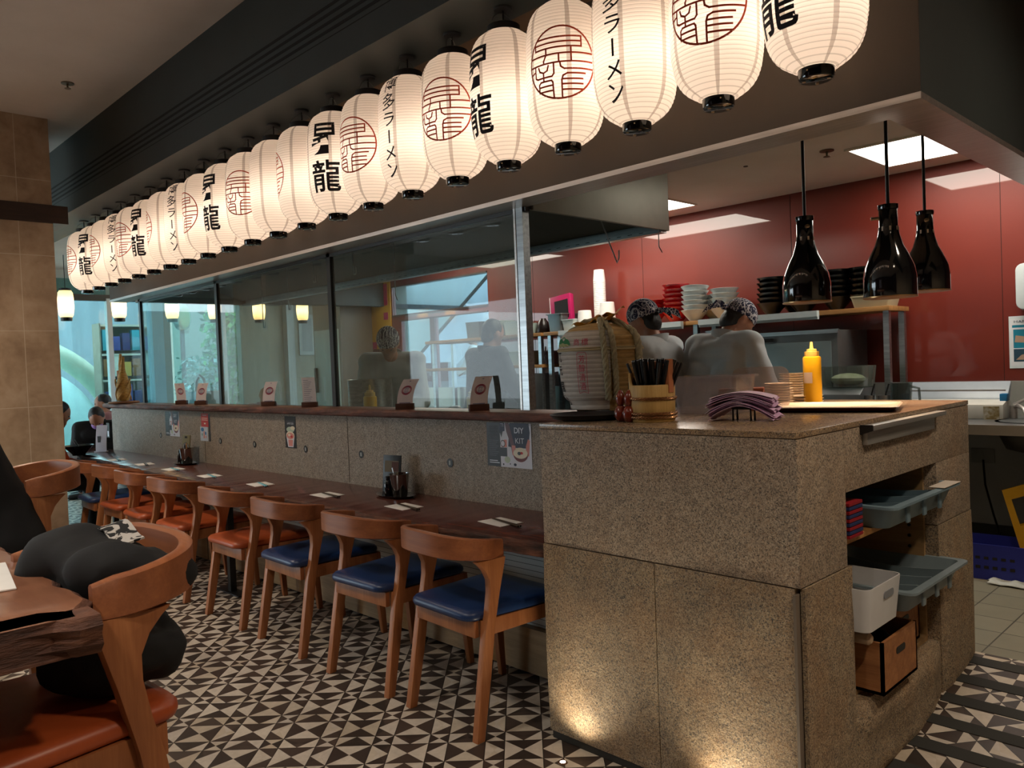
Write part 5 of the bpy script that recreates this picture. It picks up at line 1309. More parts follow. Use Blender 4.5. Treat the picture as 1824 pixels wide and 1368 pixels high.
# fan of pink napkins on a small stand
t = thing('napkin_stand', 'small dark stand under the pile of pink napkins', 'stand', (.63, .32, CZ), R(10))
ob('frame', B().tube([(-.03, 0, 0), (-.03, 0, .04), (.03, 0, .04), (.03, 0, 0)], .004, 8).tube([(-.03, .04, 0), (-.03, .04, .04), (.03, .04, .04), (.03, .04, 0)], .004, 8).box(-.034, .034, -.01, .05, .04, .044), M_black, t)
for k in range(14):
    rn = random.Random(k); L_ = .20 + .02 * rn.random(); h0 = .052 + k * .0034; sag = .9 - .035 * k; off = rn.uniform(-.012, .012); tw = rn.uniform(-.15, .15)
    def nf(u, v, L_=L_, h0=h0, sag=sag, off=off, tw=tw, rn=rn, k=k):
        x = (u - .5) * L_; z = h0 - (abs(x) ** 1.7) * 2.9 * sag * .8 + .004 * math.sin(9 * v + k) * abs(u - .5) * 2
        y = (v - .5) * .12; 
        return (x * math.cos(tw) - y * math.sin(tw) + off, x * math.sin(tw) + y * math.cos(tw) + .018, max(.003, z))
    ob('paper_napkin', B().sheet(nf, 18, 6, .0012), flat(('#cfaccd', '#dcc3dc', '#c19cc0')[k % 3], .8), loc=(.63, .32, CZ), rot=(0, 0, R(14)), smooth=50,
       label='pink paper napkin draped over the dark stand on the counter', cat='napkin', group='pink napkins on the stand')

# ------------------------------------------------------------------ things in the niche
M_tray = flat('#6f8794', .45); M_tray2 = flat('#75858c', .45)
def cutlery_tray(x, y, z, m, lab, rz=0, w=.42, d=.62):
    t = thing('cutlery_tray', lab, 'tray', (x, y, z), rz, 'compartment trays in the niche')
    b = B(); open_box(b, w - .06, d - .06, w - .01, d - .01, .078, .004, .03, .022); ob('tray', b, m, t, smooth=40)
    for k in range(1, 4):
        y0 = -d / 2 + d * k / 4; b = B(); b.grid(lambda u, v: ((u - .5) * (w - .05), y0, .004 + v * (.06 + .012 * math.cos(PI * 2 * (u - .5)))), 16, 1)
        b = B().sheet(lambda u, v: ((u - .5) * (w - .05 - .03 * (1 - v)), y0, .004 + v * (.050 + .014 * (2 * abs(u - .5)) ** 2)), 16, 1, .005); ob('divider', b, m, t, smooth=40)
        b = B().box(w / 2 - .012, w / 2 - .004, y0 - .014, y0 + .014, .004, .066); ob('front_rib', b, m, t, bevel=.003)
    return t
cutlery_tray(.82, .83, .7905, M_tray, 'blue-grey four-compartment tray jutting from the upper niche shelf', 0)
t2 = cutlery_tray(.85, .84, .5115, M_tray2, 'grey-blue compartment tray with dark spoons on the lower niche shelf', 0, .42, .52)
ob('paper_strip', B().box(-.003, .05, -.09, .09, 0, .0012), flat('#cfc6ba', .7), loc=(1.0, 1.04, .872), label='pale paper strip on the rim of the upper tray', cat='paper')
sp = B().tube([(-.07, 0, .012), (.0, 0, .010), (.05, 0, .016)], [.003, .0035, .004], 6).ball((.065, 0, .016), (.022, .016, .006), 12)
s0 = None
for k in range(7):
    l = 'black soup spoon lying in the lower niche tray'
    if s0 is None: s0 = ob('soup_spoon', sp, M_gloss, smooth=50, label=l, cat='spoon', group='black spoons in the lower tray'); o = s0
    else: o = s0.copy(); COL.objects.link(o)
    o.location = (.80 + .022 * (k % 3), .66 + .035 * (k // 2) + .02 * (k % 2), .522 + .010 * (k % 3)); o.rotation_euler = (0, R(-6), R(20 * k - 40))
for k in range(9):
    ob('place_mat', B().box(-.11, .11, -.05, .05, 0, .010), flat(('#8a1420', '#24305c')[k % 2], .5), loc=(.86, .392, .791 + k * .0125), rot=(0, 0, R(0)), bevel=.002,
       label=('red' if k % 2 == 0 else 'navy') + ' slim box in the pile on the upper niche shelf, ' + ('bottom one' if k == 0 else 'top one' if k == 8 else ORD[k] + ' above the bottom'), cat='box', group='red and navy boxes in the niche')
t = thing('storage_bin', 'white plastic bin with a hand slot on the lower niche shelf', 'bin', (.90, .455, .5115), 0)
b = B(); open_box(b, .24, .24, .26, .27, .135, .004, .025); ob('bin', b, flat('#c9cbcd', .35), t, smooth=40)
ob('hand_slot', B().loft([[(.1265, u, .095 + v) for u, v in rrect(.075, .022, .008, 3, (.02, 0))], [(.1305, u, .095 + v) for u, v in rrect(.075, .022, .008, 3, (.02, 0))]]), flat('#7d8288', .5), t, smooth=0)
def crate(x, y, z, w, d, h, lab):
    t = thing('wooden_crate', lab, 'crate', (x, y, z), 0, 'wooden crates in the niche')
    T_ = .010
    ob('box', B().box(-w / 2, w / 2, -d / 2, -d / 2 + T_, 0, h).box(-w / 2, w / 2, d / 2 - T_, d / 2, 0, h).box(-w / 2, -w / 2 + T_, -d / 2, d / 2, 0, h).box(w / 2 - T_, w / 2, -d / 2, d / 2, 0, h).box(-w / 2, w / 2, -d / 2, d / 2, 0, T_), M_cratew, t, smooth=0)
    ob('hand_hole', B().loft([[(w / 2 - .002, u, h * .68 + v) for u, v in rrect(.075, .022, .009, 3)], [(w / 2 + .0015, u, h * .68 + v) for u, v in rrect(.075, .022, .009, 3)]]), M_black, t, smooth=0)
    return t
crate(.86, .585, .2885, .32, .29, .165, 'wooden crate of black bowls pulled forward at the bottom of the niche')
crate(.76, .905, .2885, .32, .29, .155, 'wooden crate pushed back at the bottom right of the niche')
b0 = bowl_proto('sauce_bowl', M_bb, 'black bowl in the front wooden crate, lower one', 'bowl', 'black bowls in the crate', .07, .035, .05); b0.location = (.90, .60, .34)
o = b0.copy(); COL.objects.link(o); o['label'] = 'black bowl in the front wooden crate, upper one'; o.location = (.92, .58, .37); o.rotation_euler = (R(20), R(15), 0)
ob('wood_block', B().tube([(-.14, 0, 0), (.12, 0, 0), (.128, 0, 0)], [.019, .019, .012], 14), flat('#b0967a', .55), loc=(.875, .40, .4745), label='pale rounded stick poking out under the white bin', cat='stick')

UP_W = 9.0
# uplights in the floor before the granite
for i, x in enumerate((.155, .75)):
    t = thing('floor_uplight', 'small round uplight set in the floor before the granite counter, ' + ('left one' if i == 0 else 'right one'), 'floor light', (x, -.11, 0), 0, 'floor uplights')
    ob('lens', B().lathe([(0, .003), (.010, .003), (.011, .001)], n=20), emit('uplight_lens', '#fff0e0', 30), t); ob('ring', B().lathe([(.0105, .003), (.016, .002), (.017, 0)], n=24), flat('#6b4c3a', .4, .6), t)
    L = bpy.data.lights.new('uplight', 'SPOT'); L.energy = UP_W; L.color = (1, .82, .58); L.spot_size = R(125); L.spot_blend = 1; L.shadow_soft_size = .02
    o = bpy.data.objects.new('uplight', L); COL.objects.link(o); o.parent = t; o.location = (0, 0, .006); o.rotation_euler = (R(180 - 14), 0, 0)

# ================================================================== HIGH TABLE AND STOOLS AT THE LEFT
def stool_proto(label, group, dz=.30):
    t = chair_proto(M_redleather, label, group); t.name = 'high_stool'; t['category'] = 'stool'
    for c in list(t.children):
        if c.name.startswith('leg'):
            me = c.data
            for v in me.vertices:
                if v.co.z > .02: v.co.z += dz
                elif v.co.y > .1: v.co.y += .0
        else:
            for v in c.data.vertices: v.co.z += dz
    ob('footrest', B().box(-.2, .2, .225, .247, .26, .295), M_chair, t, bevel=.003)
    return t
GS = 'high stools at the live-edge table'
s1 = stool_proto('high wooden stool with an orange seat holding a black coat, nearest the camera', GS)
s1.location = (.30, -1.70, 0); s1.rotation_euler = (0, 0, R(184))
s2 = dup(s1, (-1.50, -1.40, 0), R(186), 'high wooden stool with an orange seat where a person in black sits')
tb = live_edge('high_table', -2.6, .62, lerpf([(-2.6, 1.64), (-.4, 1.652), (.3, 1.655), (.52, 1.657), (.62, 1.70)]), 2.55, .937, 1.0, [M_table, mottled('table_bark', '#2e1a12', '#8a5a40', 9, .7, 1, (1, 1, 5), 8, mid='#5a3626', bd=.02)], .012, 160, label='thick live-edge wooden high table in the left foreground', cat='table', endbark=True)
for v in tb.data.vertices: v.co.y = -v.co.y
tb.data.flip_normals()
# slanted, rough cut end
for v in tb.data.vertices:
    if v.co.x > .60: v.co.x += (-(v.co.y + 1.65)) * -.55 + .035 + .006 * math.sin(v.co.z * 160) if False else .0
b = B(); n_ = 26; rnd = random.Random(5); secs = []
for i in range(n_ + 1):
    u = i / n_; y = -1.675 - .875 * u; x = .625 - .35 * u * .6 + .01 * math.sin(9 * u * 6)
    secs.append([(x - .05, y, 1.0), (x + .012, y, 1.0), (x + .022 + rnd.uniform(-.006, .006), y, .985), (x + .012 + rnd.uniform(-.008, .008), y, .97), (x + .018 + rnd.uniform(-.008, .008), y, .955), (x + .0 + rnd.uniform(-.006, .006), y, .937), (x - .05, y, .937)])
b.loft(secs); ob('rough_end', b, tb.data.materials[1], tb, smooth=30)
for x in (-.6, -2.3): ob('leg', B().box(x - .03, x + .03, -2.4, -1.9, 0, .937), M_blackm, tb, smooth=0)
ob('paper_napkin', B().box(-.13, .13, -.045, .045, 0, .003), M_chalk, loc=(.22, -1.755, 1.0005), rot=(0, 0, R(-8)), bevel=.001, label='white folded napkin on the live-edge high table', cat='napkin')

# ------------------------------------------------------------------ organic surfaces
def organic(name, b, voxel, smooth, mats, parent=None, loc=None, rot=None, disp=0, dscale=6, cut=None, **k):
    me = bpy.data.meshes.new('organic_source'); me.from_pydata([tuple(p) for p in b.v], [], b.f)
    bm = bmesh.new(); bm.from_mesh(me); bmesh.ops.recalc_face_normals(bm, faces=bm.faces); bm.to_mesh(me); bm.free()
    o = bpy.data.objects.new('organic_source', me); COL.objects.link(o)
    m = o.modifiers.new('r', 'REMESH'); m.mode = 'VOXEL'; m.voxel_size = voxel
    m = o.modifiers.new('s', 'SMOOTH'); m.factor = .5; m.iterations = smooth
    dg = bpy.context.evaluated_depsgraph_get(); ev = o.evaluated_get(dg)
    out = bpy.data.meshes.new_from_object(ev); bpy.data.objects.remove(o); bpy.data.meshes.remove(me)
    if disp:
        from mathutils import noise as N
        nn = [v.normal.copy() for v in out.vertices]
        for v, q in zip(out.vertices, nn): v.co += q * disp * (N.noise(v.co * dscale) + .5 * N.noise(v.co * dscale * 2.3))
    if cut:
        bm = bmesh.new(); bm.from_mesh(out)
        for co, no in cut: bmesh.ops.bisect_plane(bm, geom=bm.verts[:] + bm.edges[:] + bm.faces[:], plane_co=co, plane_no=no, clear_outer=True)
        bmesh.ops.holes_fill(bm, edges=[e for e in bm.edges if e.is_boundary]); bm.to_mesh(out); bm.free()
    out.name = name; out.materials.clear()
    for q in (mats if isinstance(mats, (list, tuple)) else [mats]): out.materials.append(q)
    out.polygons.foreach_set('use_smooth', [True] * len(out.polygons))
    r = link_mesh(name, out, parent)
    if loc is not None: r.location = loc
    if rot is not None: r.rotation_euler = rot
    return tag(r, k.get('label'), k.get('cat'), k.get('group'), k.get('kind'))
def cap(b, p0, p1, r0, r1, n=14):
    p0, p1 = Vector(p0), Vector(p1); d = p1 - p0; L = d.length; d = d.normalized() if L > 1e-6 else Vector((0, 0, 1))
    pts, rr = [], []
    for i in range(5): a = PI / 2 * i / 4; pts.append(p0 - d * r0 * math.cos(a)); rr.append(max(r0 * math.sin(a), .0008))
    for i in range(5): a = PI / 2 * i / 4; pts.append(p1 + d * r1 * math.sin(a)); rr.append(max(r1 * math.cos(a), .0008))
    b.tube(pts, rr, n)
M_skin = mottled('skin', '#a9735a', '#b98468', 8, .5); M_hair = mottled('black_hair', '#0b0909', '#1a1412', 30, .5, .3, (6, 6, 1))
M_jacket = mottled('white_jacket', '#c3cad0', '#d2d8dc', 5, .8, .1)
def bandana_mat():
    m = NT('patterned_bandana'); v = m.coords(); a = m.n('ShaderNodeTexVoronoi', feature='DISTANCE_TO_EDGE'); m.l(v, a.inputs['Vector']); a.inputs['Scale'].default_value = 62
    n = m.noise(v, 13, 3, .6, 1.2)
    w = m.n('ShaderNodeTexWave'); m.l(v, w.inputs['Vector']); w.inputs['Scale'].default_value = 16; w.inputs['Distortion'].default_value = 9
    l1 = X(m, a.outputs['Distance']).lt(.055) * X(m, n).gt(.47); l2 = X(m, w.outputs['Fac']).gt(.90)
    return m.pbr(m.mix(l1.o('MAXIMUM', l2), '#161a40', '#d9d6dc'), .8)
M_band = bandana_mat()
def figure(label, loc, rz, scale=1.0, lean=0, turn=0, nod=0, arms=None, sit=None, voxel=.011, top=M_jacket, legs=None, hair='short', bandana=False, collar=True, fingers=True, grip=.5, mask=None):
    """arms: [(elbow, wrist, hand_dir)] right then left, in figure space ; sit: seat height"""
    T = Matrix.Translation((0, 0, .93)) @ Matrix.Rotation(-lean, 4, 'X') @ Matrix.Translation((0, 0, -.93))
    hd = T @ Matrix.Translation((0, .0, 1.47)) @ Matrix.Rotation(turn, 4, 'Z') @ Matrix.Rotation(-nod, 4, 'X')
    dz = 0 if sit is None else (sit + .09 - .93)
    U_ = lambda p: tuple((T @ Vector(p)) + Vector((0, 0, dz))); Hh = lambda p: tuple((hd @ Vector(p)) + Vector((0, 0, dz)))
    hips = [(.09, 0, .92 + dz), (-.09, 0, .92 + dz)]
    if sit is None: knees = [(.10, .03, .50), (-.10, .03, .50)]; ank = [(.105, -.01, .09), (-.105, -.01, .09)]
    else: knees = [(.11, .42, sit + .05), (-.11, .42, sit + .05)]; ank = [(.11, .40, max(.09, sit - .37)), (-.11, .40, max(.09, sit - .37))]
    sh = [U_((.185, -.01, 1.40)), U_((-.185, -.01, 1.40))]
    if arms is None: arms = [((.27, .08, 1.14), (.24, .26, 1.02)), ((-.27, .08, 1.14), (-.24, .26, 1.02))]
    arms = [(U_(e), U_(w)) for e, w in arms]
    b = B(); 
    cap(b, U_((.10, 0, 1.33)), U_((-.10, 0, 1.33)), .105, .105); cap(b, U_((.09, .01, 1.22)), U_((.07, .01, 1.02)), .105, .098); cap(b, U_((-.09, .01, 1.22)), U_((-.07, .01, 1.02)), .105, .098)
    cap(b, hips[0], hips[1], .105, .105); cap(b, U_((.06, 0, 1.02)), hips[0], .10, .105); cap(b, U_((-.06, 0, 1.02)), hips[1], .10, .105)
    cap(b, U_((0, -.015, 1.36)), Hh((0, .005, .04)), .058, .052); cap(b, U_((.05, -.02, 1.40)), sh[0], .06, .062); cap(b, U_((-.05, -.02, 1.40)), sh[1], .06, .062)
    hb = B(); hb.ball((0, .02, .135), (.074, .092, .105), 20); hb.ball((0, .048, .075), (.052, .058, .062), 16); hb.ball((0, .11, .115), (.012, .018, .022), 10); hb.ball((0, .105, .062), (.026, .014, .010), 10); hb.ball((0, .092, .028), (.024, .02, .02), 10); hb.ball((0, .098, .152), (.045, .014, .012), 10)
    for s in (1, -1): hb.ball((s * .076, .005, .118), (.010, .020, .032), 10); hb.ball((s * .045, .06, .11), (.025, .03, .028), 10)
    b.add([Hh(p) for p in hb.v], hb.f)
    for i in (0, 1):
        e, w = Vector(arms[i][0]), Vector(arms[i][1]); s0_ = Vector(sh[i]); s = 1 if i == 0 else -1
        cap(b, s0_, e, .052, .043); cap(b, e, w, .042, .028)
        d = (w - e).normalized(); side = Vector((s, 0, 0)) - d * d.x * s; side = side.normalized() if side.length > .05 else d.orthogonal().normalized(); nrm = d.cross(side).normalized()
        if nrm.z > 0: nrm = -nrm
        pc = w + d * .055; cap(b, w + d * .02 + side * .018, pc + d * .03 + side * .022, .020, .020); cap(b, w + d * .02 - side * .018, pc + d * .03 - side * .022, .020, .018)
        if fingers:
            for f_, (o_, L_) in enumerate(((-.033, .068), (-.012, .080), (.011, .075), (.032, .058))):
                k0 = pc + d * .035 + side * o_ * 1.0; k1 = k0 + (d * math.cos(grip) + nrm * math.sin(grip)) * L_ * .5; k2 = k1 + (d * math.cos(grip * 2.2) + nrm * math.sin(grip * 2.2)) * L_ * .5
                cap(b, k0, k1, .0095, .0088, 8); cap(b, k1, k2, .0088, .0075, 8)
            t0 = w + d * .035 - side * .035; t1 = t0 + (d * .7 - side * .55 + nrm * .4).normalized() * .04; cap(b, t0, t1, .0115, .0105, 8); cap(b, t1, t1 + (d * .9 - side * .1 + nrm * .45).normalized() * .03, .0105, .009, 8)
    for i in (0, 1):
        cap(b, hips[i], knees[i], .085, .058); cap(b, knees[i], ank[i], .056, .038); a = Vector(ank[i]); cap(b, a + Vector((0, -.02, -.045)), a + Vector((0, .13, -.06)), .038, .03)
    root = organic('person', b, voxel, 4, M_skin, None, loc, (0, 0, rz), label=label, cat='person')
    root.scale = (scale,) * 3
    # clothes follow the body
    j = B(); g = .016
    cap(j, U_((.10, 0, 1.33)), U_((-.10, 0, 1.33)), .105 + g, .105 + g); cap(j, U_((.09, .01, 1.22)), U_((.08, .01, 1.0)), .108 + g, .108 + g); cap(j, U_((-.09, .01, 1.22)), U_((-.08, .01, 1.0)), .108 + g, .108 + g)
    cap(j, U_((.07, 0, 1.0)), (.09, 0, .86 + dz), .11 + g, .118 + g); cap(j, U_((-.07, 0, 1.0)), (-.09, 0, .86 + dz), .11 + g, .118 + g)
    cap(j, U_((.05, -.02, 1.395)), sh[0], .062 + g, .062 + g); cap(j, U_((-.05, -.02, 1.395)), sh[1], .062 + g, .062 + g)
    for i in (0, 1):
        e, w = Vector(arms[i][0]), Vector(arms[i][1]); cap(j, sh[i], e, .054 + g, .050 + g); cap(j, e, w.lerp(e, .12), .050 + g, .036 + g)
    organic('jacket', j, voxel * 1.1, 3, top, root, disp=.006, dscale=9)
    if collar:
        c = B(); P = []
        for k in range(17):
            a = R(-62 + (360 - 56) * k / 16 + 180 - 90); 
        rows = []
        for v_ in range(4):
            h = v_ / 3; row = []
            for k in range(21):
                a = R(118 + 304 * k / 20); rr = .072 + .012 * h; row.append(U_((rr * math.cos(a) * 1.02, -.012 + rr * math.sin(a) * 1.0 + .0 * h, 1.425 + .048 * h - .05 * (max(0, math.sin(a))) )))
            rows.append(row)
        c.sheet(lambda u, v: Vector(rows[min(3, int(round(v * 3)))][min(20, int(round(u * 20)))]), 20, 3, .004); ob('collar', c, top, root, smooth=60)
    q = B(); 
    for i in (0, 1): cap(q, hips[i], knees[i], .098, .072); cap(q, knees[i], Vector(ank[i]) + Vector((0, 0, .03)), .07, .055)
    cap(q, hips[0], hips[1], .115, .115); organic('trousers', q, voxel * 1.2, 3, legs or flat('#17191d', .8), root)
    sho = B()
    for i in (0, 1): a = Vector(ank[i]); cap(sho, a + Vector((0, -.03, -.04)), a + Vector((0, .14, -.055)), .046, .038)
    organic('shoes', sho, .014, 2, M_black, root)
    for s in (1, -1): pass
    e = B()
    for s in (1, -1): e.ball(Hh((s * .03, .098, .132)), .009, 10)
    ob('eye', e, flat('#1a1210', .2), root)
    if hair:
        h = B()
        if hair == 'long': h.ball((0, 0, .15), (.088, .100, .105), 20); h.ball((0, -.045, .03), (.075, .05, .12), 16); h.ball((0, -.05, -.06), (.07, .045, .10), 14)
        elif hair == 'short': h.ball((0, -.002, .150), (.081, .094, .098), 20); h.ball((0, -.035, .09), (.066, .055, .07), 16)
        h.v = [Vector(Hh(p)) for p in h.v]
        nf = hd.to_3x3() @ Vector((0, 1, -.42)); nf.normalize(); pf = Vector(Hh((0, .052, .165)))
        organic('hair', h, voxel, 2, M_hair, root, disp=.004, dscale=30, cut=[(pf, nf)])
    if bandana:
        h = B(); h.ball((0, .006, .160), (.088, .106, .098), 24); h.v = [Vector(Hh(p)) for p in h.v]
        n_ = hd.to_3x3() @ Vector((0, .12, -1)); p_ = Vector(Hh((0, .0, .128)))
        organic('bandana', h, .009, 2, M_band, root, cut=[(p_, n_)])
        kx = B(); kx.ball((0, -.108, .125), (.022, .018, .02), 12)
        for s, l_ in ((1, .10), (-1, .085)): kx.sheet(lambda u, v: (s * (.006 + .045 * u * l_ / .1) + (v - .5) * .012, -.115 - l_ * u * .8, .125 - .02 * u - .05 * u * u + (v - .5) * .045 * (.4 + u)), 8, 4, .003)
        kx.v = [Vector(Hh(p)) for p in kx.v]; ob('bandana_knot', kx, M_band, root, smooth=50)
    if mask:
        h = B(); h.ball((0, .075, .07), (.058, .05, .05), 16); h.v = [Vector(Hh(p)) for p in h.v]; organic('face_mask', h, .008, 2, mask, root)
    return root
def facing(dx, dy): return math.atan2(dy, dx) - PI / 2
figure('person in a white jacket and patterned navy bandana, face turned left, behind the barrel', (-.62, 1.72, KF), facing(-.94, -.1), .94, lean=R(10), turn=R(2), nod=R(14),
       arms=[((.25, .16, 1.16), (.12, .36, 1.04)), ((-.25, .16, 1.16), (-.12, .36, 1.04))], bandana=True, voxel=.009)
figure('person in a white jacket seen from behind with head bowed, patterned navy bandana', (-.36, 1.72, KF), facing(.12, 1), .95, lean=R(19), turn=R(-20), nod=R(24),
       arms=[((.31, .05, 1.15), (.20, .32, 1.08)), ((-.31, .05, 1.15), (-.20, .32, 1.08))], bandana=True, voxel=.010)
figure('person in a white jacket leaning over the prep bench behind the glass screen', (-3.13, 1.66, KF), facing(.75, -.75), .98, lean=R(32), turn=R(0), nod=R(10),
       arms=[((.23, .20, 1.16), (.08, .44, 1.16)), ((-.23, .20, 1.16), (-.06, .42, 1.16))], bandana=True, voxel=.009, grip=.7)
figure('person in a dark top and cap added for a reflection behind the glass screen', (-2.62, 2.1, KF), facing(.1, 1), .95, lean=R(8), nod=R(10), top=flat('#39404a', .8), hair='short', voxel=.013, fingers=False)  # added figure stands in for a customer mirrored in the glass
figure('person in a dark jacket and lilac face mask at the bar end', (-6.98, .62, 0), facing(.9, -.35), .93, lean=R(30), nod=R(25), sit=.46, top=flat('#101114', .8), hair='short', voxel=.013, mask=flat('#b48ad6', .7),
       arms=[((.24, .15, 1.12), (.14, .36, 1.16)), ((-.24, .15, 1.12), (-.10, .36, 1.16))])
figure('person with long black hair and an orange top beside the stone column', (-5.85, -.22, 0), facing(.2, .98), .92, lean=R(12), nod=R(12), sit=.46, top=flat('#c8481e', .8), hair='long', voxel=.013, fingers=False,
       arms=[((.26, .15, 1.12), (.16, .34, 1.10)), ((-.24, .15, 1.12), (-.14, .34, 1.10))])
figure('person in black sitting at the high table at the left edge', (-1.42, -1.40, 0), facing(-.1, -1), 1.0, lean=R(22), nod=R(10), sit=.77, top=flat('#0c0d10', .85), hair='short', voxel=.014, fingers=False,
       arms=[((.26, .15, 1.12), (.16, .34, 1.14)), ((-.26, .15, 1.12), (-.16, .34, 1.14))])
figure('person in a mauve top sitting near the street window behind the straw ornament', (-8.1, 1.12, 0), facing(-.4, -.9), .92, lean=R(10), sit=.46, top=flat('#9c6a6a', .8), hair='short', voxel=.016, fingers=False)
figure('person in a pale pink top and white cap sitting beyond the hazy pane', (-7.7, 2.75, 0), facing(-.5, .8), .92, lean=R(14), sit=.46, top=flat('#b98f98', .8), hair=None, voxel=.016, fingers=False)
# black coat on the near stool
b = B()
for c, r in (((0, 0, .90), (.15, .10, .12)), ((-.08, -.02, 1.0), (.10, .09, .07)), ((.09, .02, 1.01), (.09, .09, .06)), ((.0, .0, 1.02), (.15, .07, .04)), ((.02, .03, .84), (.15, .13, .08)), ((.15, .06, .99), (.06, .07, .05)), ((-.16, .0, .99), (.06, .07, .05))): b.ball(c, r, 16)
ct = organic('coat', b, .014, 4, mottled('black_coat_cloth', '#07080a', '#101216', 6, .85, .2), None, (.30, -1.585, 0), disp=.028, dscale=8, label='black puffy coat heaped on the near high stool', cat='coat')
b = B(); b.sheet(lambda u, v: (-.06 + .14 * u, .02 + .05 * v, 1.062 + .012 * math.sin(5 * u) + .01 * v), 8, 4, .004)
t = NT('monochrome_scarf'); v = t.coords(); n = t.noise(v, 28, 2, .5, 1.5); ob('scarf', b, t.pbr(t.ramp(n, [(.49, '#0c0c0e'), (.51, '#b9b4ae')]), .8), ct, smooth=60, label='black and white patterned scarf')
# things at the far end of the bar
ob('noodle_bowl', B().lathe([(0, .006), (.05, 0), (.055, 0), (.055, .01), (.125, .085), (.128, .09), (.124, .09), (.05, .014), (0, .012)], n=40), M_bb, loc=(-5.95, .12, .7002), smooth=50, label='large black noodle bowl at the far end of the bar', cat='bowl')
t = thing('chopsticks', 'black chopsticks leaning out of the noodle bowl at the far end of the bar', 'chopsticks', (-5.95, .12, .7002))
for d in (0, .02): ob('chopstick', B().tube([(.04, d, .03), (-.10, -.02 + d, .135)], [.0025, .004], 6), M_black, t)
t = thing('menu_stand', 'tall white menu card at the far left end of the bar', 'menu stand', (-6.02, .33, .7002), R(38))
ob('card', B().sheet(lambda u, v: ((u - .5) * .11, .03 * v * v, .002 + .25 * v), 2, 10, .001), flat('#dcd8e2', .6), t, smooth=60)
ob('foot', B().box(-.06, .06, -.02, .02, 0, .012), flat('#cfcbd6', .5), t, bevel=.002); ob('mark', B().box(-.035, -.005, .004, .006, .07, .15), M_black, t, smooth=0)

# ================================================================== BEYOND THE WINDOWS
M_pave = square_tiles('pavement', ('#a9aaa6', '#bcbdb8'), '#8a8b88', .6, .006)
struct('ground_street', B().box(-40, -9.4, -20, 30, -.15, -.05).box(-9.4, 40, 3.62, 30, -.15, -.05).box(-9.4, 40, -30, -6.7, -.15, -.05), M_pave)
# pale domes added to stand in for shapes mirrored on the street glass
t = thing('stand_in_dome', 'huge pale aqua made-up sculpture outside the street window behind the column', 'stand_in_dome', (-11.6, .9, -.05))
ob('dome', B().lathe([(1.25 * math.cos(R(a)), 1.70 * math.sin(R(a))) for a in range(0, 91, 6)], n=40), flat('#bfe4e6', .5), t, smooth=60)
b = B(); b.tube([(-.4, -.1 + 1.75 * math.cos(R(a)), 2.05 * math.sin(R(a))) for a in range(0, 181, 6)], .20, 14, flat=.8); ob('ring', b, flat('#bcc9b4', .5), t, smooth=60)
ob('skirt', B().lathe([(1.45, 0), (1.5, .25), (1.38, .45), (1.3, .5)], n=40), flat('#9fd4bd', .5), t, smooth=60)
# display shelf with goods
t = thing('display_shelf', 'tall shop display shelf outside behind the straw ornament', 'shelf', (-11.2, 2.35, -.05), R(90))
ob('back', B().box(-.45, .45, .16, .18, 0, 2.3), flat('#7d7466', .6), t, smooth=0)
for z in (.5, .95, 1.4, 1.8, 2.25): ob('board', B().box(-.45, .45, -.16, .16, z, z + .03), flat('#c7c2b4', .6), t, smooth=0)
for x in (-.46, .45): ob('side', B().box(x, x + .02, -.16, .18, 0, 2.3), flat('#8d8474', .6), t, smooth=0)
gs_ = None; cols = ['#2a2c6a', '#8a5a30', '#3aa0b4', '#d8d4c8', '#3a3f8c', '#c9a24a']
k = 0
for z in (.98, 1.43, 1.83):
    for i in range(6):
        y = 2.35 - .36 + .145 * i; m = flat(cols[(i * 2 + k) % 6], .5)
        o = ob('packet', B().box(-.07, .07, -.055, .055, 0, .22 + .05 * ((i + k) % 3)), m, loc=(-11.12, y, z), bevel=.006, label='boxed product on the %s board of the display shelf, %s from the left' % (('lower', 'middle', 'upper')[k], ORD[i]), cat='box', group='boxed goods on the display shelf')
    k += 1
# brick building, round sign, tree and shrubs
t = NT('pale_bricks'); v = t.coords(rot=(R(90), 0, R(90))); br = t.n('ShaderNodeTexBrick'); t.l(v, br.inputs['Vector']); br.inputs['Scale'].default_value = 6
br.inputs['Color1'].default_value = srgb('#b9ae98'); br.inputs['Color2'].default_value = srgb('#c6bca8'); br.inputs['Mortar'].default_value = srgb('#9d9486'); t.pbr(br.outputs[0], .85)
ob('building', B().box(-15, -14, 4.3, 5.35, -.05, 6), t.m, smooth=0, label='pale brick building front across the street', cat='building')
ob('building', B().box(-16, -15, 2.6, 4.25, -.05, 6), flat('#8d9ba6', .6), smooth=0, label='grey-blue building beside the brick front across the street', cat='building')
ob('building', B().box(-16, -14.5, 5.6, 12, -.05, 5), flat('#93a19c', .7), smooth=0, label='dull green building behind the leafy shrubs', cat='building')
ob('building', B().box(-18, -16.5, -8, 2.5, -.05, 2.9), flat('#a9b8b6', .7), smooth=0, label='long pale low building behind the added sculpture', cat='building')
t = thing('round_sign', 'round chrome-rimmed sign on a post outside the street window', 'sign', (-10.6, 2.97, -.05), R(40))
b = B().lathe([(0, -.05), (.19, -.05), (.21, -.04), (.21, .05), (.19, .06), (0, .06)], n=36); b.v = [Vector((p.z, p.x, p.y + 2.38)) for p in b.v]; ob('disc', b, M_trim, t, smooth=40)
b = B().lathe([(0, .0605), (.17, .0605), (0, .061)], n=36); b.v = [Vector((p.z, p.x, p.y + 2.38)) for p in b.v]; ob('face', b, flat('#b8c49a', .5), t); ob('post', B().cyl((0, 0, 0), (0, 0, 2.2), .035, n=12), M_alu, t)
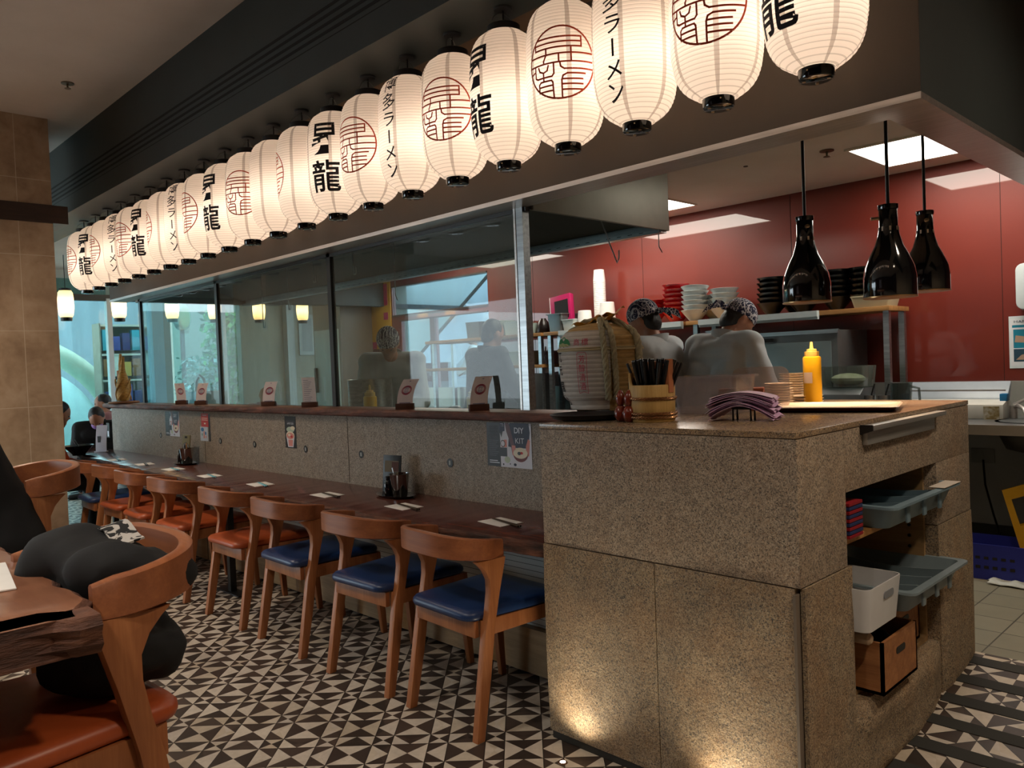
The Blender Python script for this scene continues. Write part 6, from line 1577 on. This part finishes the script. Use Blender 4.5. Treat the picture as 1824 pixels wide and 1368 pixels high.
def shrub(name, lab, loc, r, h, cols, n, leaf, seed):
    rn = random.Random(seed); t = thing(name, lab, 'plant', loc)
    b = B()
    for k in range(n):
        a = rn.uniform(0, 2 * PI); z = h * rn.random() ** .8; rr = r * (0.35 + .65 * rn.random()) * (1 - .35 * abs(z / h - .5)); c = Vector((rr * math.cos(a), rr * math.sin(a), z + .25))
        d = Vector((rn.uniform(-1, 1), rn.uniform(-1, 1), rn.uniform(-.6, .8))).normalized(); e = d.orthogonal().normalized(); L = leaf * rn.uniform(.6, 1.3)
        b.add([c, c + d * L * .5 + e * L * .28, c + d * L, c + d * L * .5 - e * L * .28], [(0, 1, 2, 3)], rn.randrange(len(cols)))
    ob('foliage', b, [flat(q, .6) for q in cols], t, smooth=0); ob('stem', B().tube([(0, 0, 0), (.02, .0, h * .6)], [.03, .015], 8), flat('#4a3a28', .8), t)
    for s in range(4): ob('stem', B().tube([(0, 0, .15), (.35 * r * math.cos(s * 1.6), .35 * r * math.sin(s * 1.6), .25 + h * .5), (.7 * r * math.cos(s * 1.6), .7 * r * math.sin(s * 1.6), .25 + h * .8)], [.015, .01, .005], 6), flat('#4a3a28', .8), t)
shrub('leafy_shrub', 'tall green leafy climber outside the window behind the second dark post', (-10.4, 3.55, -.05), .38, 2.2, ['#4f9a58', '#6fbb5e', '#3d7f5a', '#8fd07a'], 900, .12, 1)
shrub('leafy_shrub', 'white flowering shrub outside the window left of the second dark post', (-10.6, 3.25, -.05), .42, 1.5, ['#cfe0dc', '#b9d6cc', '#7fb0a0', '#5f9a84'], 900, .09, 2)
# inside the far corner
t = thing('picture_frame', 'pale framed panel on the far left wall behind the hazy pane', 'picture', (-9.275, 4.40, 1.97), 0)
ob('frame', B().box(0, .02, -.14, .14, -.32, .32), flat('#aab4b6', .5), t, bevel=.003); ob('panel', B().box(.02, .022, -.09, .09, -.26, .26), flat('#8f9aa0', .5), t, smooth=0)
ob('glow_board', B().box(-9.27, -9.2, 4.62, 4.80, 1.2, 2.75), flat('#c79a4c', .6), smooth=0, label='tall yellow board added for a warm glow on the far left wall', cat='board')  # stand-in board, the warm light is put into its colour
ob('wall_pilaster', B().box(-9.28, -9.15, 4.0, 4.12, 0, 2.82), flat('#aeb9bc', .6), smooth=0, kind='structure')
# panel standing in for a shopfront reflection, a yellow and magenta mural on the red wall
b = B(); rn = random.Random(4); PX = .085; b.box(-6.24, -5.68, 3.452, 3.468, 1.62, 2.44, 0)
for (i, j, w_, h_) in ((2, 6, 2, 3), (4, 8, 2, 1), (0, 2, 1, 1), (5, 4, 1, 1), (1, 0, 2, 1), (5, 1, 1, 1), (3, 9, 1, 1), (5, 6, 1, 2)):
    b.box(-6.24 + i * PX, -6.24 + min(6.5, i + w_) * PX, 3.449, 3.452, 1.62 + j * PX, 1.62 + min(9.6, j + h_) * PX, 1)
ob('reflection_panel', b, [flat('#d99a1c', .5), flat('#c01f5c', .5)], smooth=0, label='yellow mural with magenta squares at the far end of the red wall', cat='painted_reflection')
# concourse with an escalator beyond the pass window
es = thing('escalator', 'bright escalator climbing across the concourse beyond the kitchen window', 'escalator', (-9.6, 7.6, -.05), R(0))
for dy in (0, .9):
    b = B().prism([(-2.6, -.1), (2.6, 3.3), (2.6, 3.9), (-2.6, .55)], dy - .02, dy + .02, 'y'); ob('balustrade', b, flat('#c9d6e2', .15), es, smooth=0)
    b = B().tube([(-2.6, dy, .6), (2.6, dy, 3.95)], .04, 8); ob('handrail', b, M_black, es)
b = B()
for k in range(17): b.box(-2.6 + k * .31, -2.29 + k * .31, 0, .9, -.2 + k * .2, .0 + k * .2)
ob('steps', b, flat('#9aa6b2', .4, .5), es, smooth=0)
b = B().prism([(-2.6, -.4), (2.6, 3.0), (2.6, 3.3), (-2.6, -.1)], -.05, .95, 'y'); ob('truss', b, flat('#dfe6ee', .3), es, smooth=0)
ob('building', B().box(-16, -4, 12, 12.3, -.05, 7), flat('#dfe6ec', .6), smooth=0, label='white concourse wall beyond the escalator', cat='building')
mb = ob('menu_board', B().box(-.5, .5, -.03, .03, 0, 1.5), flat('#b8bcc4', .5), loc=(-8.2, 6.0, -.05), smooth=0, label='standing menu board beyond the kitchen window', cat='menu board')
ob('header', B().box(-.5, .5, -.036, -.03, 1.2, 1.5), flat('#7d2028', .5), mb, smooth=0)
b = B(); put_text(b, 'RAMEN', .2, lambda u, v: (u, -.037, 1.35 + v), 0, 0, w=.6); 
for k in range(7): b.add([(-.4, -.0315, 1.05 - k * .12), (.3 - .1 * (k % 3), -.0315, 1.05 - k * .12), (.3 - .1 * (k % 3), -.0315, 1.01 - k * .12), (-.4, -.0315, 1.01 - k * .12)], [(0, 1, 2, 3)], 1)
ob('print', b, [M_chalk, flat('#5a4a50', .6)], mb, smooth=0)
def walker(lab, loc, rz, top, legs): figure(lab, loc, rz, .95, top=top, legs=legs, voxel=.02, fingers=False, hair='short', collar=False)
walker('person in a white top walking on the concourse beyond the kitchen window', (-7.2, 6.1, .3), 2.2, flat('#e6e4de', .8), flat('#5b8ac0', .8))
walker('person in a blue top standing on the escalator beyond the kitchen window', (-8.1, 7.6, 1.35), -1.57, flat('#4f86b8', .8), flat('#2b2f3a', .8))
walker('person in a red top higher up the escalator beyond the kitchen window', (-7.2, 7.6, 1.95), -1.57, flat('#b8584a', .8), flat('#3a3f4a', .8))

# ================================================================== SHOPFRONT BEHIND THE CAMERA
M_front = flat('#4a2a22', .6)
w = struct('wall_front', B().box(-6.6, 4.6, -6.7, -6.6, 0, 3.5).box(-9.3, -6.6, -6.7, -6.6, 2.55, 3.5), M_front)
struct('wall_right', B().box(4.5, 4.6, -6.7, -2.3, 0, 3.5), M_front)
# shop poster on the front wall, mirrored by the glossy red wall
b = B().box(-2.75, -1.30, -6.598, -6.590, .75, 2.75, 0)
for k, (s_, w_) in enumerate((('HAKATA', 1.3), ('TONKOTSU', 1.36), ('RAMEN', 1.1))): put_text(b, s_, .3, lambda u, v: (-2.02 - u, -6.588, v), 1, .004, w=w_, h=.34, cx=0, cy=1.85 - k * .46)
ob('shop_poster', b, [flat('#c9c4d4', .6), flat('#8a3a30', .6)], smooth=0, label='large lilac shop poster with red lettering on the front wall behind the room', cat='poster')
# added downlights, all out of view, that brighten the dining room
for i, (x, y) in enumerate(((-.6, -2.6), (1.4, -3.2), (-3.2, -2.6), (-5.6, -3.4), (-1.8, -4.6), (2.6, -.9), (2.3, 1.0), (-3.6, -1.3))):
    t = thing('fill_downlight', 'added off-view downlight in the dining room ceiling, ' + ORD[i] + ' of the set', 'ceiling light', (x, y, 3.4), 0, 'added fill downlights')
    ob('trim_ring', B().lathe([(.05, -.002), (.07, -.004), (.075, 0), (.05, 0)], n=28), M_chalk, t); ob('lens', B().lathe([(0, -.001), (.05, -.001), (.05, 0), (0, 0)], n=24), emit('fill_downlight_lens', '#fff0dc', 6), t)
    L = bpy.data.lights.new('fill_downlight', 'SPOT'); L.energy = 190 if i != 6 else 130; L.color = (1, .90, .78) if i < 5 else (1, .8, .6); L.spot_size = R(125); L.spot_blend = .8; L.shadow_soft_size = .12
    o = bpy.data.objects.new('fill_downlight', L); COL.objects.link(o); o.parent = t; o.location = (0, 0, -.02)

# ================================================================== CAMERA, LIGHT
cd = bpy.data.cameras.new('camera'); cam = bpy.data.objects.new('camera', cd); COL.objects.link(cam); S.camera = cam
cd.sensor_fit = 'HORIZONTAL'; cd.sensor_width = 36; cd.lens = 36 * 1411.2 / 1824; cd.clip_start = .05; cd.clip_end = 200
yaw, pitch, roll = -.7987, -.0241, -.0395
F = Vector((math.sin(yaw) * math.cos(pitch), math.cos(yaw) * math.cos(pitch), math.sin(pitch)))
r0 = Vector((math.cos(yaw), -math.sin(yaw), 0)); u0 = r0.cross(F)
Rt = r0 * math.cos(roll) + u0 * math.sin(roll); Up = -r0 * math.sin(roll) + u0 * math.cos(roll)
mw = Matrix((Rt, Up, -F)).transposed().to_4x4(); mw.translation = (1.9882, -2.0659, 1.366); cam.matrix_world = mw
W_ = bpy.data.worlds.new('sky'); S.world = W_; W_.use_nodes = True
bg = W_.node_tree.nodes['Background']; bg.inputs[0].default_value = (.78, .92, 1.0, 1); bg.inputs[1].default_value = 5.0
S.view_settings.view_transform = 'Standard'; S.view_settings.look = 'None'; S.view_settings.gamma = 1; S.view_settings.use_curve_mapping = False
S.view_settings.exposure = 0.08
S.cycles.use_denoising = True; S.cycles.max_bounces = 8; S.cycles.transparent_max_bounces = 12; S.cycles.caustics_reflective = False; S.cycles.caustics_refractive = False
S.cycles.sample_clamp_indirect = 6
S.cycles.use_light_tree = True
